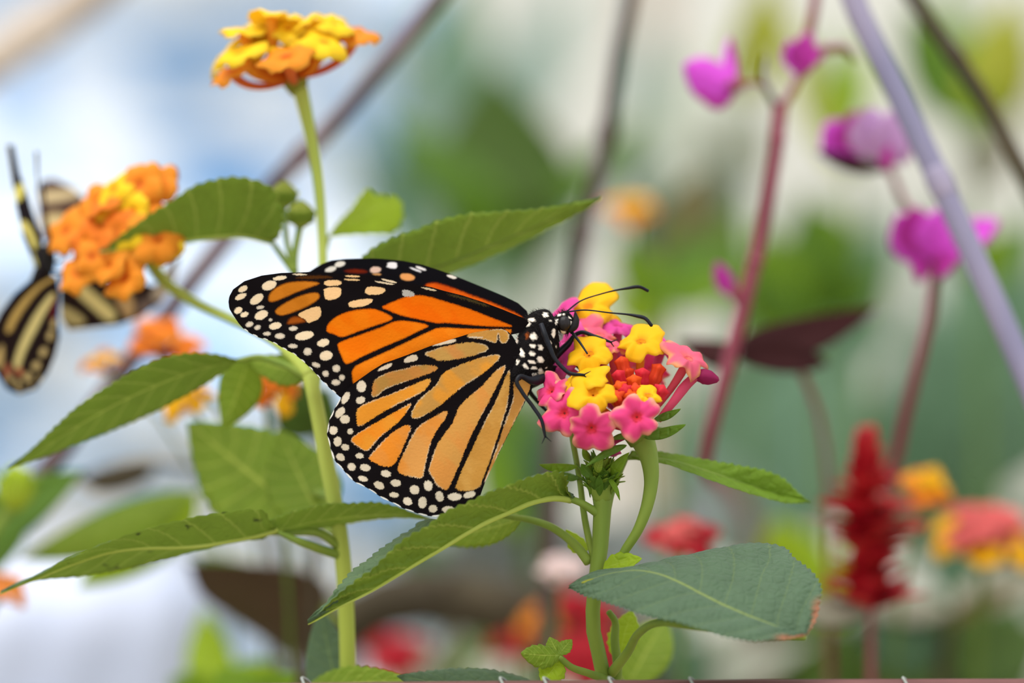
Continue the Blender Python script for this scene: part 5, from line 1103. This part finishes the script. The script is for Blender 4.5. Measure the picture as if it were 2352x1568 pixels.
shrub('climber with mixed leaves between the grey cane and the dark vine', [(2260, 1500, 370), (2250, 800, 370), (2220, 300, 370)],
      [((2210, 280, 370), (2080, 10, 370), 120, 'deep', wide), ((2225, 300, 370), (2330, -20, 380), 100, 'yellow', wide), ((2215, 300, 370), (2290, 200, 360), 70, 'mid', wide), ((2230, 420, 370), (2340, 330, 360), 70, 'beige', wide), ((2245, 640, 370), (2350, 520, 360), 110, 'mid', wide), ((2240, 640, 370), (2150, 440, 360), 60, 'greydark', wide)], rad=(1.5, 1.2, .8))
shrub('slim plant with pale and yellow green leaves above the bean flowers', [(1720, 1300, 440), (1715, 700, 440), (1705, 330, 440)],
      [((1700, 420, 440), (1720, 210, 430), 130, 'pale', wide), ((1710, 250, 440), (1775, -70, 440), 110, 'yellow', wide), ((1700, 430, 440), (1600, 280, 430), 110, 'pale', wide), ((1710, 480, 440), (1640, 400, 430), 80, 'greypale', wide), ((1712, 520, 440), (1560, 480, 430), 90, 'pale', wide)], rad=(1.2, 1, .7))
shrub('yellow green leaved plant beyond the dark vine', [(2330, 1500, 700), (2300, 700, 700), (2290, 300, 700)],
      [((2290, 330, 700), (2150, -60, 720), 150, 'mid', wide), ((2290, 300, 700), (2380, 20, 690), 140, 'yellow', wide), ((2295, 420, 700), (2250, 180, 690), 90, 'beige', wide), ((2290, 200, 720), (2060, 40, 740), 110, 'deep', wide)])
shrub('climber with slender green leaves behind the bean flowers', [(1980, 1500, 420), (1975, 800, 420), (1960, 330, 420)],
      [((1960, 330, 420), (1905, 40, 430), 70, 'mid', wide), ((1960, 300, 420), (1985, 90, 425), 60, 'bright', wide), ((1965, 420, 420), (1760, -60, 470), 70, 'yellow', wide), ((1970, 560, 420), (1850, 470, 410), 80, 'mid', wide)], rad=(2, 1.6, 1))
shrub('plant with a bright lime green leaf left of the crimson spike', [(1880, 1650, 260), (1880, 1480, 260)],
      [((1880, 1420, 260), (1775, 1190, 255), 190, 'bright', wide), ((1885, 1430, 255), (1960, 1260, 250), 130, 'bright', wide), ((1880, 1450, 265), (1790, 1330, 275), 120, 'dark', wide)])
shrub('low plant with long greyish leaves at the foot of the crimson spike', [(2170, 1700, 200), (2165, 1520, 200), (2190, 1420, 200)],
      [((2190, 1400, 200), (1890, 1345, 190), 70, 'beige', dict(tilt=.9)), ((2190, 1400, 200), (2400, 1335, 210), 90, 'beige', dict(tilt=.9)), ((2180, 1430, 195), (2360, 1350, 190), 44, 'olive', dict(tilt=.6)), ((2170, 1500, 200), (1960, 1430, 190), 170, 'greydark', wide), ((2175, 1540, 210), (2390, 1460, 230), 190, 'dark', wide), ((2168, 1560, 210), (1950, 1540, 260), 150, 'dark', wide)], mat=M_BARKD)  # the olive blade stands in for the beige leaf's shadow
shrub('plant with big dusky grey leaves under the monarch', [(1240, 1750, 360), (1245, 1560, 360)],
      [((1240, 1500, 360), (1130, 1130, 350), 420, 'mauve', wide), ((1250, 1500, 355), (1420, 1190, 350), 260, 'mauve', wide), ((1250, 1480, 350), (1690, 1120, 400), 190, 'mauve', wide), ((1230, 1500, 350), (900, 1220, 360), 220, 'greydark', wide), ((1245, 1520, 340), (1300, 1330, 330), 120, 'greypale', wide)])
shrub('low plant with cream white leaves beneath the dark branch', [(1010, 1800, 320), (1005, 1620, 320)],
      [((1000, 1600, 320), (1075, 1420, 310), 110, 'pale', wide), ((1005, 1600, 320), (860, 1470, 310), 110, 'pale', wide), ((1010, 1600, 320), (1130, 1450, 300), 50, 'mid', wide), ((1000, 1640, 320), (1090, 1560, 300), 60, 'greypale', wide)])
shrub('low plant with white leaves behind the broad scorched leaf', [(1560, 1800, 330), (1560, 1640, 330)],
      [((1550, 1620, 330), (1450, 1460, 320), 110, 'pale', wide), ((1565, 1600, 330), (1700, 1450, 320), 190, 'pale', wide), ((1560, 1620, 325), (1870, 1470, 320), 70, 'pale', wide), ((1560, 1640, 320), (1560, 1380, 330), 160, 'greydark', wide)])
shrub('plant with wide dark green leaves behind the scorched leaf', [(1850, 1800, 420), (1850, 1650, 420)],
      [((1850, 1620, 420), (1850, 1370, 410), 260, 'dark', wide), ((1850, 1640, 420), (2090, 1520, 400), 130, 'dark', wide), ((1840, 1640, 425), (1600, 1480, 430), 160, 'greydark', wide)])
shrub('young plant with lime green leaves beside the white sack', [(500, 1750, 170), (500, 1620, 170)],
      [((495, 1600, 170), (470, 1395, 180), 110, 'bright', wide), ((500, 1620, 165), (640, 1520, 160), 110, 'bright', wide), ((500, 1620, 160), (390, 1560, 150), 90, 'mid', wide)])
shrub('low plant with a mid green rounded leaf at the foot of the left stem', [(560, 1750, 90), (560, 1660, 90)],
      [((590, 1640, 90), (500, 1535, 95), 150, 'mid', wide), ((570, 1640, 90), (680, 1545, 85), 110, 'mid', wide)])
WITHERED = shrub('plant with large brown withered leaf under the spotted leaf', [(760, 1750, 150), (765, 1500, 150), (755, 1400, 150)],
      [((750, 1370, 165), (440, 1268, 160), 70, 'deep', dict(tilt=.6))], mat=M_STEM)
leaf('leaf', [(755, 1400, 150), (748, 1340, 146), (690, 1308, 143), (600, 1296, 141), (500, 1290, 140), (432, 1292, 140)], [(755, 1400, 150), (650, 1385, 150), (550, 1350, 146), (432, 1296, 140)],
     [(755, 1400, 150), (735, 1455, 156), (668, 1508, 160), (600, 1465, 160), (540, 1425, 156), (460, 1365, 148), (432, 1300, 140)], LM['brown'], WITHERED, nu=40, nv=6, veins=7, thick=.5)
shrub('plant with a deep green slanting leaf beside the round bud', [(-260, 1800, 108), (-200, 1400, 108), (-130, 1290, 108)],
      [((-100, 1275, 106), (195, 1080, 108), 120, 'deep', dict(tilt=.4)), ((-120, 1350, 110), (60, 1230, 120), 80, 'deep', dict(tilt=.4))])
shrub('plant with dark green leaves close behind the green stem under the wing', [(700, 1700, 130), (720, 1300, 130), (735, 1020, 130)],
      [((740, 1000, 130), (650, 870, 125), 150, 'dark', wide), ((735, 1020, 130), (760, 880, 125), 90, 'dark', wide)], mat=M_BARKD, rad=(1.2, 1, .8))
shrub('low plant with broad dark green leaves right of the crimson spike', [(2130, 1900, 460), (2130, 1650, 460)],
      [((2120, 1640, 460), (1960, 1390, 450), 220, 'greydark', wide), ((2130, 1640, 450), (2200, 1370, 440), 240, 'dark', wide), ((2140, 1650, 440), (2420, 1430, 430), 240, 'greydark', wide), ((2130, 1660, 440), (2330, 1560, 420), 130, 'dark', wide), ((2120, 1660, 440), (1900, 1540, 430), 150, 'dark', wide)])
shrub('broad leaved plant with muted green leaves behind the wide coral and yellow flower', [(2400, 1800, 520), (2380, 1500, 520), (2360, 1350, 520)],
      [((2360, 1350, 520), (2130, 1080, 500), 200, 'greydark', wide), ((2360, 1400, 515), (2100, 1290, 500), 150, 'grey', wide), ((2370, 1380, 520), (2480, 1120, 510), 200, 'grey', wide)])
def pod():
    t = thing('seed_pod', (P(650, 1600, 230)[0], 230, GROUND), 'dark brown curved seed pod hanging above the slanting green leaves', 'seed pod')
    tube('stem', [(P(650, 1600, 230)[0], 230, GROUND), P(640, 1500, 190), P(600, 1180, 180), P(480, 1090, 170), P(352, 1060, 165)], [1.2, 1.0, .9, .7], M_BARK, t)
    tube('pod', [P(352, 1062, 165), P(330, 1078, 162), P(280, 1094, 160), P(220, 1104, 158), P(175, 1098, 158)], [.8, 2.6, 3.0, 2.6, .4], M_BARKD, t, n=24)
pod()

def arch_branch():
    pp = [P(660, 1900, 300), P(740, 1520, 295), P(830, 1410, 290), P(960, 1370, 285), P(1120, 1392, 282), P(1280, 1412, 280), P(1380, 1430, 280), P(1480, 1600, 285)]
    pp = [np.array([pp[0][0], 300, GROUND])] + pp + [np.array([pp[-1][0] + 10, 290, GROUND])]
    t = thing('dead_branch', pp[0], 'thick dark mossy branch arching low under the monarch', 'branch')
    tube('limb', pp, [6, 6, 6.4, 6.8, 7.0, 6.6, 6, 5, 5], M_BARKD, t, seg=12, n=50)
    tube('twig', [P(1000, 1375, 285), P(1020, 1330, 275), P(1060, 1310, 268)], [1.2, .8, .4], M_BARKD, t)
    tube('twig', [P(1060, 1385, 283), P(1040, 1460, 275), P(1020, 1540, 270)], [1.4, 1.0, .6], M_BARKD, t)
arch_branch()

def white_sack():
    c = P(180, 1568, 350); nu, nv = 40, 48; V = []
    top = P(200, 1255, 350)[2]; w = 46.0
    for i in range(nu + 1):
        f = i / nu; z = GROUND + (top - GROUND) * f; r = (1 - max(0, (f - .86) / .14) ** 2.4) ** .5 if f < 1 else 0.02
        for j in range(nv):
            a = 2 * math.pi * j / nv; q = (abs(math.cos(a)) ** 3 + abs(math.sin(a)) ** 3) ** (-1 / 3)
            k = 1 + .04 * math.sin(5 * a + f * 9) + .03 * math.sin(11 * a - f * 17)
            V.append((c[0] - 8 + w * r * q * math.cos(a) * k * .8, 390 + 34 * r * q * math.sin(a) * k, z + (3 * math.cos(a) if f > .8 else 0)))
    F = [(i * nv + j, i * nv + (j + 1) % nv, (i + 1) * nv + (j + 1) % nv, (i + 1) * nv + j) for i in range(nu) for j in range(nv)] + [tuple(range(nv))[::-1]]
    m = mat_plain('sack_plastic', (192, 202, 228), rgb2=(212, 216, 232), scale=20, rough=.4, bump=.3)
    tag(obj('sack', np.array(V), F, m), 'white plastic sack standing under the long spotted leaf', 'sack')
white_sack()

def blue_sheet():
    nu, nv = 110, 110; x = np.linspace(-620, -35, nu); z = np.linspace(GROUND + 1, 620, nv); X, Z = np.meshgrid(x, z, indexing='ij')
    s = X * .55 + Z
    Y = 1250 + 28 * np.sin(s / 34 + 2.2 * vnoise(X / 90, Z / 90, 4)) + 60 * (vnoise(X / 120, Z / 70, 8) - .5) + 26 * (vnoise(X / 40, Z / 30, 12) - .5)
    V = np.stack([X, Y, Z], 2).reshape(-1, 3); V2 = V + (0, 1.5, 0); o = len(V)
    F = [(i * nv + j, (i + 1) * nv + j, (i + 1) * nv + j + 1, i * nv + j + 1) for i in range(nu - 1) for j in range(nv - 1)]
    F = F + [tuple(k + o for k in f[::-1]) for f in F]
    m, nt, b = new_mat('blue_white_plastic')
    tc = N(nt, 'ShaderNodeTexCoord'); mp = N(nt, 'ShaderNodeMapping'); no = N(nt, 'ShaderNodeTexNoise'); cr = N(nt, 'ShaderNodeValToRGB')
    mp.inputs['Rotation'].default_value = (0, math.radians(20), 0); mp.inputs['Scale'].default_value = (.55, 1, 1.5)
    no.inputs['Scale'].default_value = 30; no.inputs['Detail'].default_value = 4; no.inputs['Distortion'].default_value = 0.8
    e = cr.color_ramp.elements; e[0].position = .38; e[0].color = (*lin((112, 164, 216)), 1); e[1].position = .56; e[1].color = (*lin((250, 252, 255)), 1)
    k = e.new(.47); k.color = (*lin((200, 220, 244)), 1)
    nt.links.new(tc.outputs['Object'], mp.inputs[0]); nt.links.new(mp.outputs[0], no.inputs['Vector']); nt.links.new(no.outputs['Fac'], cr.inputs[0]); nt.links.new(cr.outputs[0], b.inputs['Base Color'])
    b.inputs['Roughness'].default_value = .35
    t = thing('plastic_sheet', (-320, 1250, GROUND), 'crumpled blue and white plastic sheet hanging behind the zebra striped butterfly', 'sheet')
    obj('sheet', np.vstack([V, V2]), F, m, t)
    tube('wire', [(-700, 1252, 620), (-330, 1252, 614), (60, 1252, 622)], [2, 2, 2], M_BARKD, t)
    for px in (-700, 60): tube('post', [(px, 1252, GROUND), (px, 1252, 640)], [9, 9], M_TAN, t)
blue_sheet()
